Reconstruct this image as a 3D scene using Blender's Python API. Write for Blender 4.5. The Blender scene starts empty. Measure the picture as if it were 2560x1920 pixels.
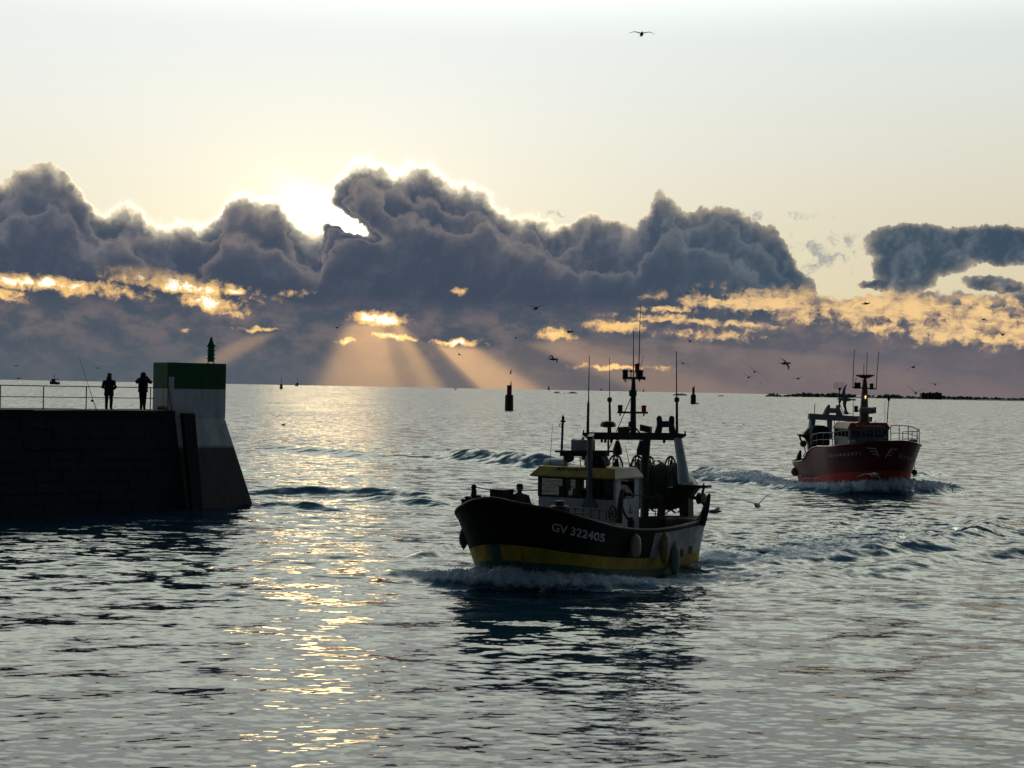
import bpy, bmesh, math, random
import numpy as np
from mathutils import Vector, Matrix
random.seed(5); RNG = np.random.default_rng(7)
S = bpy.context.scene
COL = S.collection
R = math.radians

# ------------------------------------------------------------------ camera
CAM_H = 6.2                      # eye height over the water, standing on a quay
LENS = 50.0
ROLL, PITCH = R(1.07), R(0.2)
cam = bpy.data.objects.new('camera', bpy.data.cameras.new('camera'))
COL.objects.link(cam); S.camera = cam
cam.data.lens = LENS; cam.data.sensor_width = 36.0
cam.data.clip_start = 0.1; cam.data.clip_end = 90000.0
cam.matrix_world = (Matrix.Translation((0, 0, CAM_H)) @ Matrix.Rotation(R(90) + PITCH, 4, 'X')
                    @ Matrix.Rotation(ROLL, 4, 'Z'))
S.view_settings.view_transform = 'Standard'; S.view_settings.look = 'None'
S.view_settings.exposure = 0.0; S.view_settings.gamma = 1.0
FPX = 2560 * 50.0 / 36.0
CM = cam.matrix_world.to_3x3()
def ray(x, y):
    """direction of a point of the 2560x1920 photograph, as seen from the quay"""
    return (CM @ Vector(((x - 1280) / FPX, (960 - y) / FPX, -1))).normalized()
def at(x, y, Y):
    d = ray(x, y); t = Y / d.y
    return Vector((d.x * t, Y, CAM_H + d.z * t))
def on_water(x, y, z=0.0):
    d = ray(x, y); t = (z - CAM_H) / d.z
    return Vector((d.x * t, d.y * t, z))
K = 2560 / 2212
def UV(x, y):
    """photo point (2212 px wide copy) -> sky angles in hundredths of the photo pixel angle"""
    d = ray(x * K, y * K)
    return math.atan2(d.x, d.y) * FPX / 100, math.asin(d.z) * FPX / 100

# ------------------------------------------------------------------ sky (world)
SUN_AZ, SUN_EL = UV(700, 475)
SUN_AZ = SUN_AZ * 100 / FPX; SUN_EL = SUN_EL * 100 / FPX
world = bpy.data.worlds.new('World'); S.world = world; world.use_nodes = True
NT = world.node_tree
class F:
    """a float socket that can be written as arithmetic"""
    def __init__(s, k): s.k = k
    def _op(s, op, o, rev=False):
        n = NT.nodes.new('ShaderNodeMath'); n.operation = op
        a, b = (o, s) if rev else (s, o)
        for i, q in enumerate((a, b)):
            if isinstance(q, F): NT.links.new(q.k, n.inputs[i])
            elif q is not None: n.inputs[i].default_value = q
        return F(n.outputs[0])
    def __add__(s, o): return s._op('ADD', o)
    __radd__ = __add__
    def __mul__(s, o): return s._op('MULTIPLY', o)
    __rmul__ = __mul__
    def __sub__(s, o): return s._op('SUBTRACT', o)
    def __rsub__(s, o): return s._op('SUBTRACT', o, True)
    def __truediv__(s, o): return s._op('DIVIDE', o)
    def max(s, o): return s._op('MAXIMUM', o)
    def min(s, o): return s._op('MINIMUM', o)
    def pow(s, o): return s._op('POWER', o)
    def atan2(s, o): return s._op('ARCTAN2', o)
    def exp(s): return s._op('EXPONENT', None)
    def asin(s): return s._op('ARCSINE', None)
    def abs(s): return s._op('ABSOLUTE', None)
def smooth(x, a, b, lo=0.0, hi=1.0):
    n = NT.nodes.new('ShaderNodeMapRange'); n.interpolation_type = 'SMOOTHSTEP'
    NT.links.new(x.k, n.inputs[0])
    for i, q in zip((1, 2, 3, 4), (a, b, lo, hi)): n.inputs[i].default_value = q
    return F(n.outputs[0])
def linr(x, a, b, lo=0.0, hi=1.0):
    n = NT.nodes.new('ShaderNodeMapRange'); NT.links.new(x.k, n.inputs[0])
    for i, q in zip((1, 2, 3, 4), (a, b, lo, hi)): n.inputs[i].default_value = q
    return F(n.outputs[0])
def curve(x, pts, x0, x1, y0, y1, smoothpts=True):
    n = NT.nodes.new('ShaderNodeFloatCurve'); c = n.mapping.curves[0]
    pts = sorted((min(max((a - x0) / (x1 - x0), 0), 1), (b - y0) / (y1 - y0)) for a, b in pts)
    while len(c.points) < len(pts): c.points.new(0.5, 0.5)
    for p, (a, b) in zip(c.points, pts):
        p.location = (a, b); p.handle_type = 'AUTO_CLAMPED' if smoothpts else 'VECTOR'
    n.mapping.update()
    NT.links.new(linr(x, x0, x1).k, n.inputs['Value'])
    return F(n.outputs[0]) * (y1 - y0) + y0
def xyz(x, y, z):
    n = NT.nodes.new('ShaderNodeCombineXYZ')
    for i, q in enumerate((x, y, z)):
        if isinstance(q, F): NT.links.new(q.k, n.inputs[i])
        else: n.inputs[i].default_value = q
    return n.outputs[0]
def noise(vec, scale, detail=6, rough=0.55, dist=0.0, color=False):
    n = NT.nodes.new('ShaderNodeTexNoise'); n.noise_dimensions = '2D'; NT.links.new(vec, n.inputs['Vector'])
    n.inputs['Scale'].default_value = scale; n.inputs['Detail'].default_value = detail
    n.inputs['Roughness'].default_value = rough; n.inputs['Distortion'].default_value = dist
    return n.outputs['Color'] if color else F(n.outputs[0])
def voro(vec, scale, detail=2, rough=0.5, sm=0.6):
    n = NT.nodes.new('ShaderNodeTexVoronoi'); n.feature = 'SMOOTH_F1'; n.voronoi_dimensions = '2D'; n.normalize = True
    NT.links.new(vec, n.inputs['Vector']); n.inputs['Scale'].default_value = scale
    n.inputs['Detail'].default_value = detail; n.inputs['Roughness'].default_value = rough
    n.inputs['Smoothness'].default_value = sm
    return F(n.outputs['Distance'])
def vmath(op, a, b=None, s=None):
    n = NT.nodes.new('ShaderNodeVectorMath'); n.operation = op
    for i, q in enumerate((a, b)):
        if q is None: continue
        if hasattr(q, 'is_output'): NT.links.new(q, n.inputs[i])
        else: n.inputs[i].default_value = q
    if s is not None:
        if isinstance(s, F): NT.links.new(s.k, n.inputs['Scale'])
        else: n.inputs['Scale'].default_value = s
    return n.outputs['Value'] if op in ('LENGTH', 'DOT_PRODUCT') else n.outputs['Vector']
def mixc(f, a, b):
    n = NT.nodes.new('ShaderNodeMix'); n.data_type = 'RGBA'; n.clamp_result = False
    if isinstance(f, F): NT.links.new(f.k, n.inputs[0])
    else: n.inputs[0].default_value = f
    for i, q in ((6, a), (7, b)):
        if isinstance(q, tuple): n.inputs[i].default_value = (*q, 1)
        else: NT.links.new(q, n.inputs[i])
    return n.outputs[2]
def addc(a, b, f=1.0):
    n = NT.nodes.new('ShaderNodeMix'); n.data_type = 'RGBA'; n.blend_type = 'ADD'
    if isinstance(f, F): NT.links.new(f.k, n.inputs[0])
    else: n.inputs[0].default_value = f
    for i, q in ((6, a), (7, b)):
        if isinstance(q, tuple): n.inputs[i].default_value = (*q, 1)
        else: NT.links.new(q, n.inputs[i])
    return n.outputs[2]
def ell(vec, x, y, rx, ry, rot=0.0):
    """gaussian ellipse round a sky direction given in photo pixels (2212 copy)"""
    cx, cy = UV(x, y)
    n = NT.nodes.new('ShaderNodeMapping'); n.vector_type = 'TEXTURE'
    NT.links.new(vec, n.inputs[0])
    n.inputs['Location'].default_value = (cx, cy, 0)
    n.inputs['Rotation'].default_value = (0, 0, R(-rot - 1.07))
    n.inputs['Scale'].default_value = (rx * K / 100, ry * K / 100, 1)
    l = F(vmath('LENGTH', n.outputs[0]))
    return (l * l * -1.0).exp()

tc = NT.nodes.new('ShaderNodeTexCoord')
sep = NT.nodes.new('ShaderNodeSeparateXYZ'); NT.links.new(tc.outputs['Generated'], sep.inputs[0])
dx, dy, dz = (F(o) for o in sep.outputs)
u = dx.atan2(dy) * (FPX / 100)
v = dz.asin() * (FPX / 100)
P0 = xyz(u, v, 0.0)
su, sv = SUN_AZ * FPX / 100, SUN_EL * FPX / 100

# clear air: pale green-blue above, cream towards the sun, dim blue behind the viewer
sund = (xyz((u - su) * 0.55, (v - sv) * 0.9, 0.0))
sr = F(vmath('LENGTH', sund))
glow = (sr * -0.28).exp()
glow2 = (sr * -0.9).exp()
clear = mixc(smooth(v, 1.5, 9.5), (0.80, 0.73, 0.54), (0.79, 0.85, 0.86))
clear = mixc(smooth(u, -4.0, 15.0), clear, mixc(smooth(v, 1.5, 9.5), (0.70, 0.61, 0.40), (0.72, 0.78, 0.76)))
front = smooth(dy, -0.05, 0.88)

# warped coordinates
w1 = vmath('SCALE', vmath('SUBTRACT', noise(P0, 0.7, 3, 0.55, color=True), (0.5, 0.5, 0.5)), s=1.0)
Ph = vmath('MULTIPLY', P0, (0.75, 1.35, 1.0))
P1 = vmath('ADD', Ph, w1)
w2 = vmath('SCALE', vmath('SUBTRACT', noise(P0, 2.6, 5, 0.6, color=True), (0.5, 0.5, 0.5)), s=0.30)
P2 = vmath('ADD', P0, w2)
P3 = vmath('ADD', vmath('MULTIPLY', P0, (1.0, 1.8, 1.0)), w2)
puff = 1.0 - voro(P2, 1.3, 2, 0.55, 0.35)
fb = noise(P0, 0.9, 6, 0.58)
fine = noise(P2, 3.4, 5, 0.62)
sepw = NT.nodes.new('ShaderNodeSeparateXYZ'); NT.links.new(P2, sepw.inputs[0])
uw, vw = F(sepw.outputs[0]), F(sepw.outputs[1])

# --- the cumulus bank
TOP = [(-1500, 470), (-900, 400), (-500, 520), (-200, 430), (-60, 400), (0, 392), (40, 372), (100, 360), (150, 378), (180, 420), (220, 455), (270, 449),
       (310, 470), (345, 490), (400, 475), (440, 478), (480, 428), (520, 417), (560, 430), (600, 438), (622, 462), (650, 490), (680, 506), (700, 500), (706, 460), (712, 420), (740, 374), (790, 351), (830, 362), (852, 380), (880, 362), (920, 357), (950, 384), (990, 405), (1040, 416),
       (1065, 440), (1095, 462), (1115, 482), (1150, 462), (1190, 488), (1230, 480), (1290, 465), (1330, 478), (1370, 488), (1398, 452),
       (1412, 420), (1432, 412), (1452, 424), (1475, 452), (1500, 455), (1520, 442), (1550, 447), (1600, 466), (1650, 484), (1690, 512),
       (1712, 560), (1740, 600), (1775, 635), (1830, 650), (1900, 640), (2000, 632), (2100, 640), (2212, 632), (2600, 600), (3200, 640)]
T = curve(uw, [UV(*p) for p in TOP], -28, 28, -1, 7)
dA = T - vw + (puff - 0.56) * 0.55 + (fine - 0.5) * 0.22
slit = ell(P2, 752, 484, 66, 17, 24)
slit3 = ell(P2, 455, 445, 40, 20, -30)
dA = dA - slit * 3.0 - slit3 * 0.8
# separate clouds at the right
for (x, y, rx, ry, rot, a) in ((1990, 540, 100, 46, 8, 1.6), (1960, 575, 64, 52, 0, 1.5), (2150, 530, 110, 34, 4, 1.7), (1900, 615, 50, 14, 2, 1.0),
                               (2150, 615, 70, 18, 8, 1.1)):
    e = ell(P2, x, y, rx, ry, rot)
    dA = dA.max((e * a - 0.42) + (puff - 0.5) * 0.3 + (fine - 0.5) * 0.25 - smooth(e, 0.12, 0.02) * 3.0)
wn = noise(P2, 2.6, 6, 0.66)
wisp = None
for (x, y, rx, ry, rot) in ((1640, 468, 20, 12, -30), (1705, 487, 34, 10, -10), (1750, 466, 55, 14, 0), (1770, 545, 90, 40, 20), (1830, 525, 80, 30, 0), (1740, 590, 60, 24, -30), (2130, 500, 120, 14, 0), (1200, 462, 40, 10, 10)):
    e = ell(P2, x, y, rx, ry, rot); wisp = e if wisp is None else wisp.max(e)
wisp = smooth(wisp * 0.62 + (wn - 0.5) * 1.5, 0.40, 0.78)
clear = addc(clear, (0.27, 0.20, 0.075), glow)
clear = addc(clear, (0.26, 0.22, 0.14), glow2)
clear = addc(clear, (1.7, 1.5, 1.1), ell(P2, 715, 468, 84, 30, 30))
clear = addc(clear, (0.70, 0.62, 0.42), (dA.min(0.0) * 20.0).exp() * smooth(sr, 3.6, 0.4))
clear = mixc(wisp * 0.75, clear, (0.30, 0.33, 0.34))
clear = mixc(smooth(v, 8.3, 13.5), clear, (2.15, 2.25, 1.90))
clear = mixc(smooth(v, 13.0, 30.0), clear, (0.16, 0.33, 0.48))
aA = smooth(dA, 0.0, 0.075)
rim = (dA.max(0.0) * -8.0).exp() * smooth(sr, 7.0, 1.0, 0.6, 1.4)
# relief: the puffs are lighter on the side of the sun; nearer banks of the cloud overlap the ones behind
su_n = vmath('NORMALIZE', vmath('SUBTRACT', (su, sv + 1.5, 0.0), P0))
Pr = vmath('ADD', P0, w2)
def hgt(p): return noise(p, 1.25, 5, 0.52)
relief = (hgt(Pr) - hgt(vmath('ADD', Pr, vmath('SCALE', su_n, s=0.13)))) * 2.3
core_d = mixc(smooth(u, 0.0, 8.0), (0.053, 0.072, 0.110), (0.048, 0.078, 0.115))
core_l = mixc(smooth(u, 0.0, 8.0), (0.150, 0.152, 0.182), (0.152, 0.186, 0.215))
sh = smooth((fb - 0.5) * 1.3 + relief - smooth(v, 3.2, 2.2) * 0.20, -0.30, 0.75)
core = mixc(sh, core_d, core_l)
for off, sc_, sd_ in ((0.55, 0.55, 7.3), (1.15, 0.48, 21.7)):
    Pk = vmath('ADD', P2, (sd_, sd_ * 1.7, 0.0))
    dk_ = dA - off + (noise(Pk, sc_, 2, 0.5) - 0.5) * 2.6 + (0.44 - voro(Pk, 1.7, 1, 0.5, 0.3)) * 0.55
    lit_ = (dk_.max(0.0) * -3.6).exp() * smooth(dk_, -0.08, 0.09) * smooth(u, 7.4, 6.2)
    core = mixc(lit_ * smooth(v, 2.1, 3.0) * 0.55, core, mixc(smooth(sr, 1.0, 6.0), (0.31, 0.258, 0.235), (0.185, 0.21, 0.235)))
    core = mixc(smooth(dk_, 0.05, 0.5) * smooth(u, 7.4, 6.2) * 0.45, core, core_d)
rimc = mixc(smooth(sr, 0.3, 5.5), (2.8, 2.4, 1.6), (0.92, 0.74, 0.50))
bank = mixc(rim.min(1.0), core, rimc)

# --- the lower deck, with openings through which the lit sky shows
n_st = noise(P3, 1.1, 7, 0.62)
deck = mixc(smooth(n_st, 0.34, 0.70), (0.072, 0.092, 0.124), (0.168, 0.146, 0.158))
deck = mixc(smooth(v, 1.7, 0.0) * 0.75, deck, mixc(smooth(u, -9, 10), (0.088, 0.112, 0.138), (0.120, 0.110, 0.135)))
deck = mixc((smooth(v, 2.6, 0.6) * smooth(u, 2.0, 9.0) * 0.5), deck, (0.175, 0.150, 0.168))
G = None
for (x, y, rx, ry, rot, a) in ((822, 688, 56, 15, 2, 1.65), (850, 729, 52, 6, 3, 1.25), (745, 738, 20, 6, -6, 1.1), (985, 740, 56, 8, 2, 1.35), (1030, 738, 20, 8, 0, .6),
        (555, 712, 44, 6, 0, 1.15), (400, 715, 13, 7, 0, .85), (1200, 722, 50, 15, 3, 1.25), (1330, 706, 75, 13, 3, 1.0), (1335, 794, 120, 6, -1, .92),
        (505, 630, 30, 10, 0, 1.3), (370, 606, 170, 24, 9, 1.12), (80, 612, 150, 17, 3, 1.15), (455, 652, 70, 22, 10, 1.0), (240, 628, 90, 16, 5, .9), (995, 628, 20, 10, 0, .95),
        (20, 640, 40, 16, 0, .8), (640, 632, 40, 10, 0, .7), (0, 560, 30, 8, 0, .9), (1500, 694, 160, 10, 2, 1.0), (1440, 668, 60, 8, 0, .8),
        (1640, 657, 200, 18, 2, 1.0), (1900, 662, 360, 42, 2, 1.02), (2080, 715, 260, 32, 3, .92), (1560, 725, 120, 16, 3, .72), (1900, 590, 130, 22, 3, .8), (2300, 600, 200, 30, 0, 1.0)):
    e = ell(P2, x, y, rx, ry, rot) * a
    G = e if G is None else G.max(e)
hole_n = (n_st - 0.5) * 1.3 + (fine - 0.5) * 1.2
gsum = G + hole_n * 1.25
gm = smooth(gsum, 0.20, 0.74) * smooth(G, 0.10, 0.34)
gtex = noise(vmath('MULTIPLY', P3, (1.0, 1.5, 1.0)), 1.7, 7, 0.64, 0.5)
goldc = mixc(smooth(gsum * 0.55 + gtex, 0.58, 1.12), (0.32, 0.212, 0.17), (1.0, 0.63, 0.23))
goldr = mixc(smooth(gsum * 0.45 + gtex * 1.3, 0.66, 1.22), (0.30, 0.215, 0.185), (0.90, 0.60, 0.28))
goldc = mixc(smooth(u, 1.5, 6.0), goldc, goldr)
hot = smooth(gsum, 0.95, 1.35) * smooth(u, 1.5, -1.5)
goldc = mixc(hot, goldc, (1.7, 1.5, 1.1))
deck2 = mixc(gm * smooth(v, 0.25, 0.6), deck, goldc)
cu = mixc(aA, clear, mixc(smooth(v, 1.55, 2.35), deck2, mixc(gm * smooth(v, 2.9, 2.2), bank, goldc)))
belowA = smooth(dA, 0.15, 0.9)

# --- rays fanning down from the hidden sun
cx, cy = UV(800, 600)
tt = (u - cx) / ((cy - v).max(0.05))
RI = [(-6, 0), (-2.1, 0), (-1.75, .30), (-1.45, 0), (-.75, 0), (-.42, .55), (-.15, .9), (.12, 1.0), (.30, .62), (.42, .55), (.56, .85), (.68, .55), (.8, .12), (.95, .10),
      (1.08, 1.0), (1.3, .95), (1.55, .6), (1.85, .1), (2.3, .06), (2.7, .32), (3.3, .26), (4.2, .08), (5.2, .10), (7, 0)]
RS = [(-6, 1.0), (-1.75, UV(600, 715)[1]), (-1.0, 1.4), (-.6, UV(765, 695)[1]), (.7, UV(880, 690)[1]), (.9, UV(935, 735)[1]), (1.9, UV(1045, 742)[1]), (2.6, UV(1240, 735)[1]), (4, UV(1400, 720)[1]), (7, 1.0)]
ri = curve(tt, RI, -8, 8, 0, 1)
rs = curve(tt, RS, -8, 8, 0, 4)
dd = rs - v
rm = ri * smooth(dd, -0.02, 0.22) * linr(dd, 0.1, 1.6, 1.0, 0.62)
cu = addc(cu, (0.62, 0.34, 0.115), rm)
# below the horizon and behind the viewer
cu = mixc(smooth(v, 0.0, -0.08), cu, (0.10, 0.12, 0.14))
sky = NT.nodes.new('ShaderNodeTexSky'); sky.sky_type = 'NISHITA'; sky.sun_disc = False
sky.sun_elevation = SUN_EL; sky.sun_rotation = SUN_AZ; sky.dust_density = 2.0
back = addc((0.010, 0.017, 0.028), vmath('SCALE', sky.outputs[0], s=0.008))
full = mixc(front, back, cu)
bg = NT.nodes['Background']; NT.links.new(full, bg.inputs[0]); bg.inputs[1].default_value = 1.0
world.cycles.sampling_method = 'MANUAL'; world.cycles.sample_map_resolution = 1024

# the sun itself sits behind the bank: only a weak, soft warm light gets past it
sl = bpy.data.lights.new('sun', 'SUN'); sl.energy = 0.030; sl.angle = R(4.6); sl.color = (1.0, 0.70, 0.33)
sun = bpy.data.objects.new('sun', sl); COL.objects.link(sun)
sdir = Vector((math.sin(SUN_AZ) * math.cos(SUN_EL), math.cos(SUN_AZ) * math.cos(SUN_EL), math.sin(SUN_EL)))
sun.rotation_euler = (-sdir).to_track_quat('-Z', 'Y').to_euler()

# ------------------------------------------------------------------ helpers
def link(o, parent=None):
    COL.objects.link(o)
    if parent is not None: o.parent = parent
    return o
def tag(o, label=None, cat=None, group=None, kind=None):
    if label: o['label'] = label
    if cat: o['category'] = cat
    if group: o['group'] = group
    if kind: o['kind'] = kind
    return o
def empty(name, loc=(0, 0, 0), rz=0.0, label=None, cat=None, group=None):
    o = bpy.data.objects.new(name, None); o.location = loc; o.rotation_euler = (0, 0, rz)
    o.empty_display_size = 0.3
    return tag(link(o), label, cat, group)
class MB:
    """collects shapes and links them as one mesh object"""
    def __init__(s): s.v = []; s.f = []; s.m = []
    def add(s, vs, fs, mi=0):
        b = len(s.v); s.v += [tuple(p) for p in vs]
        s.f += [tuple(b + i for i in f) for f in fs]; s.m += [mi] * len(fs); return s
    def box(s, lo, hi, mi=0):
        x0, y0, z0 = lo; x1, y1, z1 = hi
        return s.hexa([(x0, y0, z0), (x1, y0, z0), (x1, y1, z0), (x0, y1, z0), (x0, y0, z1), (x1, y0, z1), (x1, y1, z1), (x0, y1, z1)], mi)
    def hexa(s, p, mi=0):
        return s.add(p, [(0, 3, 2, 1), (4, 5, 6, 7), (0, 1, 5, 4), (1, 2, 6, 5), (2, 3, 7, 6), (3, 0, 4, 7)], mi)
    def tube(s, pts, r, n=8, mi=0, cap=True):
        pts = [Vector(p) for p in pts]
        rs = list(r) if hasattr(r, '__len__') else [r] * len(pts)
        vs = []; ref = None
        for i, p in enumerate(pts):
            d = (pts[min(i + 1, len(pts) - 1)] - pts[max(i - 1, 0)]).normalized()
            if ref is None:
                ref = Vector((0, 0, 1)) if abs(d.z) < 0.9 else Vector((1, 0, 0))
            a = d.cross(ref).normalized(); b = d.cross(a).normalized(); ref = -b if False else ref
            for k in range(n):
                t = 2 * math.pi * k / n
                vs.append(p + (a * math.cos(t) + b * math.sin(t)) * rs[i])
        fs = []
        for i in range(len(pts) - 1):
            for k in range(n):
                fs.append((i * n + k, i * n + (k + 1) % n, (i + 1) * n + (k + 1) % n, (i + 1) * n + k))
        if cap:
            fs.append(tuple(range(n - 1, -1, -1))); fs.append(tuple((len(pts) - 1) * n + k for k in range(n)))
        return s.add(vs, fs, mi)
    def bar(s, a, b, w, h, mi=0, up=(0, 0, 1)):
        a = Vector(a); b = Vector(b); d = (b - a).normalized(); upv = Vector(up)
        sd = d.cross(upv).normalized() if abs(d.dot(upv)) < 0.98 else Vector((0, 1, 0)); up2 = sd.cross(d)
        q = [(-1, -1), (1, -1), (1, 1), (-1, 1)]
        return s.hexa([p + sd * (i * w / 2) + up2 * (j * h / 2) for p in (a, b) for i, j in q], mi)
    def lathe(s, prof, c=(0, 0, 0), n=12, mi=0, axis='z'):
        vs = []
        for r, z in prof:
            for k in range(n):
                t = 2 * math.pi * k / n; x, y = r * math.cos(t), r * math.sin(t)
                q = {'z': (x, y, z), 'y': (x, z, y), 'x': (z, x, y)}[axis]
                vs.append((c[0] + q[0], c[1] + q[1], c[2] + q[2]))
        fs = [(i * n + k, i * n + (k + 1) % n, (i + 1) * n + (k + 1) % n, (i + 1) * n + k) for i in range(len(prof) - 1) for k in range(n)]
        fs.append(tuple(range(n - 1, -1, -1))); fs.append(tuple((len(prof) - 1) * n + k for k in range(n)))
        return s.add(vs, fs, mi)
    def ball(s, c, r, n=10, mi=0, sz=1.0):
        m = max(4, n // 2)
        return s.lathe([(max(1e-4, r * math.sin(math.pi * i / m)), -r * sz * math.cos(math.pi * i / m)) for i in range(m + 1)], c, n, mi)
    def ring(s, c, r, a, b, rr=0.02, n=20, t0=0.0, t1=2 * math.pi, mi=0, k=6):
        c = Vector(c); a = Vector(a); b = Vector(b)
        full = abs(t1 - t0 - 2 * math.pi) < 1e-6
        return s.tube([c + (a * math.cos(t0 + (t1 - t0) * i / n) + b * math.sin(t0 + (t1 - t0) * i / n)) * r for i in range(n + 1)], rr, k, mi, cap=not full)
    def poly(s, pts, d, mi=0):
        """flat outline given real thickness along d"""
        d = Vector(d); n = len(pts); vs = [Vector(p) for p in pts] + [Vector(p) + d for p in pts]
        return s.add(vs, [tuple(range(n - 1, -1, -1)), tuple(range(n, 2 * n))] + [(i, (i + 1) % n, n + (i + 1) % n, n + i) for i in range(n)], mi)
    def build(s, name, mats, parent=None, smooth=False, bevel=0.0):
        me = bpy.data.meshes.new(name); me.from_pydata(s.v, [], s.f)
        for m in (mats if isinstance(mats, (list, tuple)) else [mats]): me.materials.append(m)
        me.polygons.foreach_set('material_index', s.m)
        me.update()
        bm = bmesh.new(); bm.from_mesh(me); bmesh.ops.recalc_face_normals(bm, faces=bm.faces); bm.to_mesh(me); bm.free()
        if smooth:
            me.polygons.foreach_set('use_smooth', [True] * len(me.polygons))
            me.set_sharp_from_angle(angle=R(38))
        o = bpy.data.objects.new(name, me); link(o, parent)
        if bevel:
            b = o.modifiers.new('bevel', 'BEVEL'); b.width = bevel; b.segments = 2; b.limit_method = 'ANGLE'
        return o

def mat(name, col, rough=0.6, var=0.25, scale=3.0, col2=None, bump=0.0, metal=0.0, spec=0.4, bscale=None, rust=0.0):
    """painted / worn surface: base colour broken up by procedural noise"""
    m = bpy.data.materials.new(name); m.use_nodes = True; t = m.node_tree; p = t.nodes['Principled BSDF']
    p.inputs['Roughness'].default_value = rough; p.inputs['Metallic'].default_value = metal
    p.inputs['Specular IOR Level'].default_value = spec
    tcn = t.nodes.new('ShaderNodeTexCoord')
    n = t.nodes.new('ShaderNodeTexNoise'); n.inputs['Scale'].default_value = scale; n.inputs['Detail'].default_value = 6; n.inputs['Roughness'].default_value = 0.65
    t.links.new(tcn.outputs['Object'], n.inputs['Vector'])
    rmp = t.nodes.new('ShaderNodeMapRange'); rmp.inputs[1].default_value = 0.38; rmp.inputs[2].default_value = 0.68
    t.links.new(n.outputs[0], rmp.inputs[0])
    mx = t.nodes.new('ShaderNodeMix'); mx.data_type = 'RGBA'
    mx.inputs[6].default_value = (*col, 1); mx.inputs[7].default_value = (*(col2 or tuple(c * (1 - var) for c in col)), 1)
    t.links.new(rmp.outputs[0], mx.inputs[0]); last = mx.outputs[2]
    if rust:                                                          # runs of rust and dirt down the plating
        mp = t.nodes.new('ShaderNodeMapping'); mp.inputs['Scale'].default_value = (5.0, 5.0, 0.55); t.links.new(tcn.outputs['Object'], mp.inputs[0])
        n3 = t.nodes.new('ShaderNodeTexNoise'); n3.inputs['Scale'].default_value = 1.0; n3.inputs['Detail'].default_value = 5; n3.inputs['Roughness'].default_value = .7; t.links.new(mp.outputs[0], n3.inputs['Vector'])
        r3 = t.nodes.new('ShaderNodeMapRange'); r3.inputs[1].default_value = 0.52; r3.inputs[2].default_value = 0.74; r3.inputs[4].default_value = rust; t.links.new(n3.outputs[0], r3.inputs[0])
        m3 = t.nodes.new('ShaderNodeMix'); m3.data_type = 'RGBA'; m3.inputs[7].default_value = (0.075, 0.036, 0.018, 1); t.links.new(r3.outputs[0], m3.inputs[0]); t.links.new(last, m3.inputs[6]); last = m3.outputs[2]
    t.links.new(last, p.inputs['Base Color'])
    if bump:
        n2 = t.nodes.new('ShaderNodeTexNoise'); n2.inputs['Scale'].default_value = bscale or scale * 4; n2.inputs['Detail'].default_value = 5
        t.links.new(tcn.outputs['Object'], n2.inputs['Vector'])
        b = t.nodes.new('ShaderNodeBump'); b.inputs['Strength'].default_value = bump; b.inputs['Distance'].default_value = 0.05
        t.links.new(n2.outputs[0], b.inputs['Height']); t.links.new(b.outputs[0], p.inputs['Normal'])
    return m
M = {}
M['black_paint'] = mat('black_hull_paint', (0.004, 0.0045, 0.0065), 0.6, .3, 1.2, (0.014, 0.012, 0.012), spec=.12, rust=.35)
M['yellow'] = mat('yellow_paint', (0.42, 0.30, 0.02), 0.55, .3, 2.5, (0.26, 0.17, 0.03), rust=.85)
M['green'] = mat('dark_green_paint', (0.02, 0.10, 0.075), 0.5, .35, 2.0)
M['grey_white'] = mat('weathered_white_paint', (0.42, 0.43, 0.46), 0.6, .3, 2.2, (0.26, 0.24, 0.23), rust=.7)
M['white'] = mat('white_paint', (0.62, 0.66, 0.70), 0.5, .18, 1.5, (0.5, 0.52, 0.53), rust=.45)
M['pillar'] = mat('grey_steel_pillar', (0.16, 0.18, 0.21), 0.5, .3, 2)
M['shade'] = mat('shaded_white_paint', (0.24, 0.265, 0.29), 0.6, .3, 1.6, (0.16, 0.165, 0.17), rust=.5)  # white paint darkened to hold the shade on the red boat's upperworks
M['cream'] = mat('cream_curtain_sidelit_roof', (0.60, 0.55, 0.42), 0.55, .2, 2.0)
M['letter'] = mat('white_letter_paint', (0.72, 0.72, 0.74), 0.6, .3, 9.0, (0.3, 0.3, 0.32))
M['dark_letter'] = mat('black_letter_paint', (0.01, 0.01, 0.012), 0.6)
M['steel'] = mat('dark_green_steel', (0.018, 0.04, 0.036), 0.5, .3, 4.0)
M['iron'] = mat('black_iron', (0.015, 0.015, 0.017), 0.6, .3, 5.0, (0.05, 0.03, 0.02))
M['rope'] = mat('tarred_rope', (0.05, 0.045, 0.04), 0.9, .4, 20)
M['net'] = mat('dark_green_net', (0.012, 0.035, 0.028), 0.95, .5, 9.0, (0.03, 0.03, 0.028), bump=0.8, bscale=26)
M['redlamp'] = mat('red_lens', (0.55, 0.03, 0.015), 0.25, .1)
M['deck'] = mat('wet_deck', (0.06, 0.065, 0.06), 0.5, .4, 3)
M['fender_a'] = mat('scuffed_white_fender', (0.34, 0.34, 0.31), 0.55, .3, 4, (0.32, 0.22, 0.12))
M['fender_b'] = mat('ochre_fender', (0.36, 0.26, 0.10), 0.55, .3, 4)
M['fender_c'] = mat('pale_green_fender', (0.20, 0.28, 0.25), 0.55, .3, 4)
M['fender_d'] = mat('black_fender', (0.03, 0.04, 0.035), 0.6, .3, 4)
M['redhull'] = mat('deep_red_hull_paint', (0.15, 0.011, 0.011), 0.4, .4, 0.9, (0.08, 0.011, 0.011), rust=.35)
M['redband'] = mat('bright_red_paint', (0.50, 0.035, 0.022), 0.5, .25, 1.6, (0.33, 0.03, 0.02), rust=.4)
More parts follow.
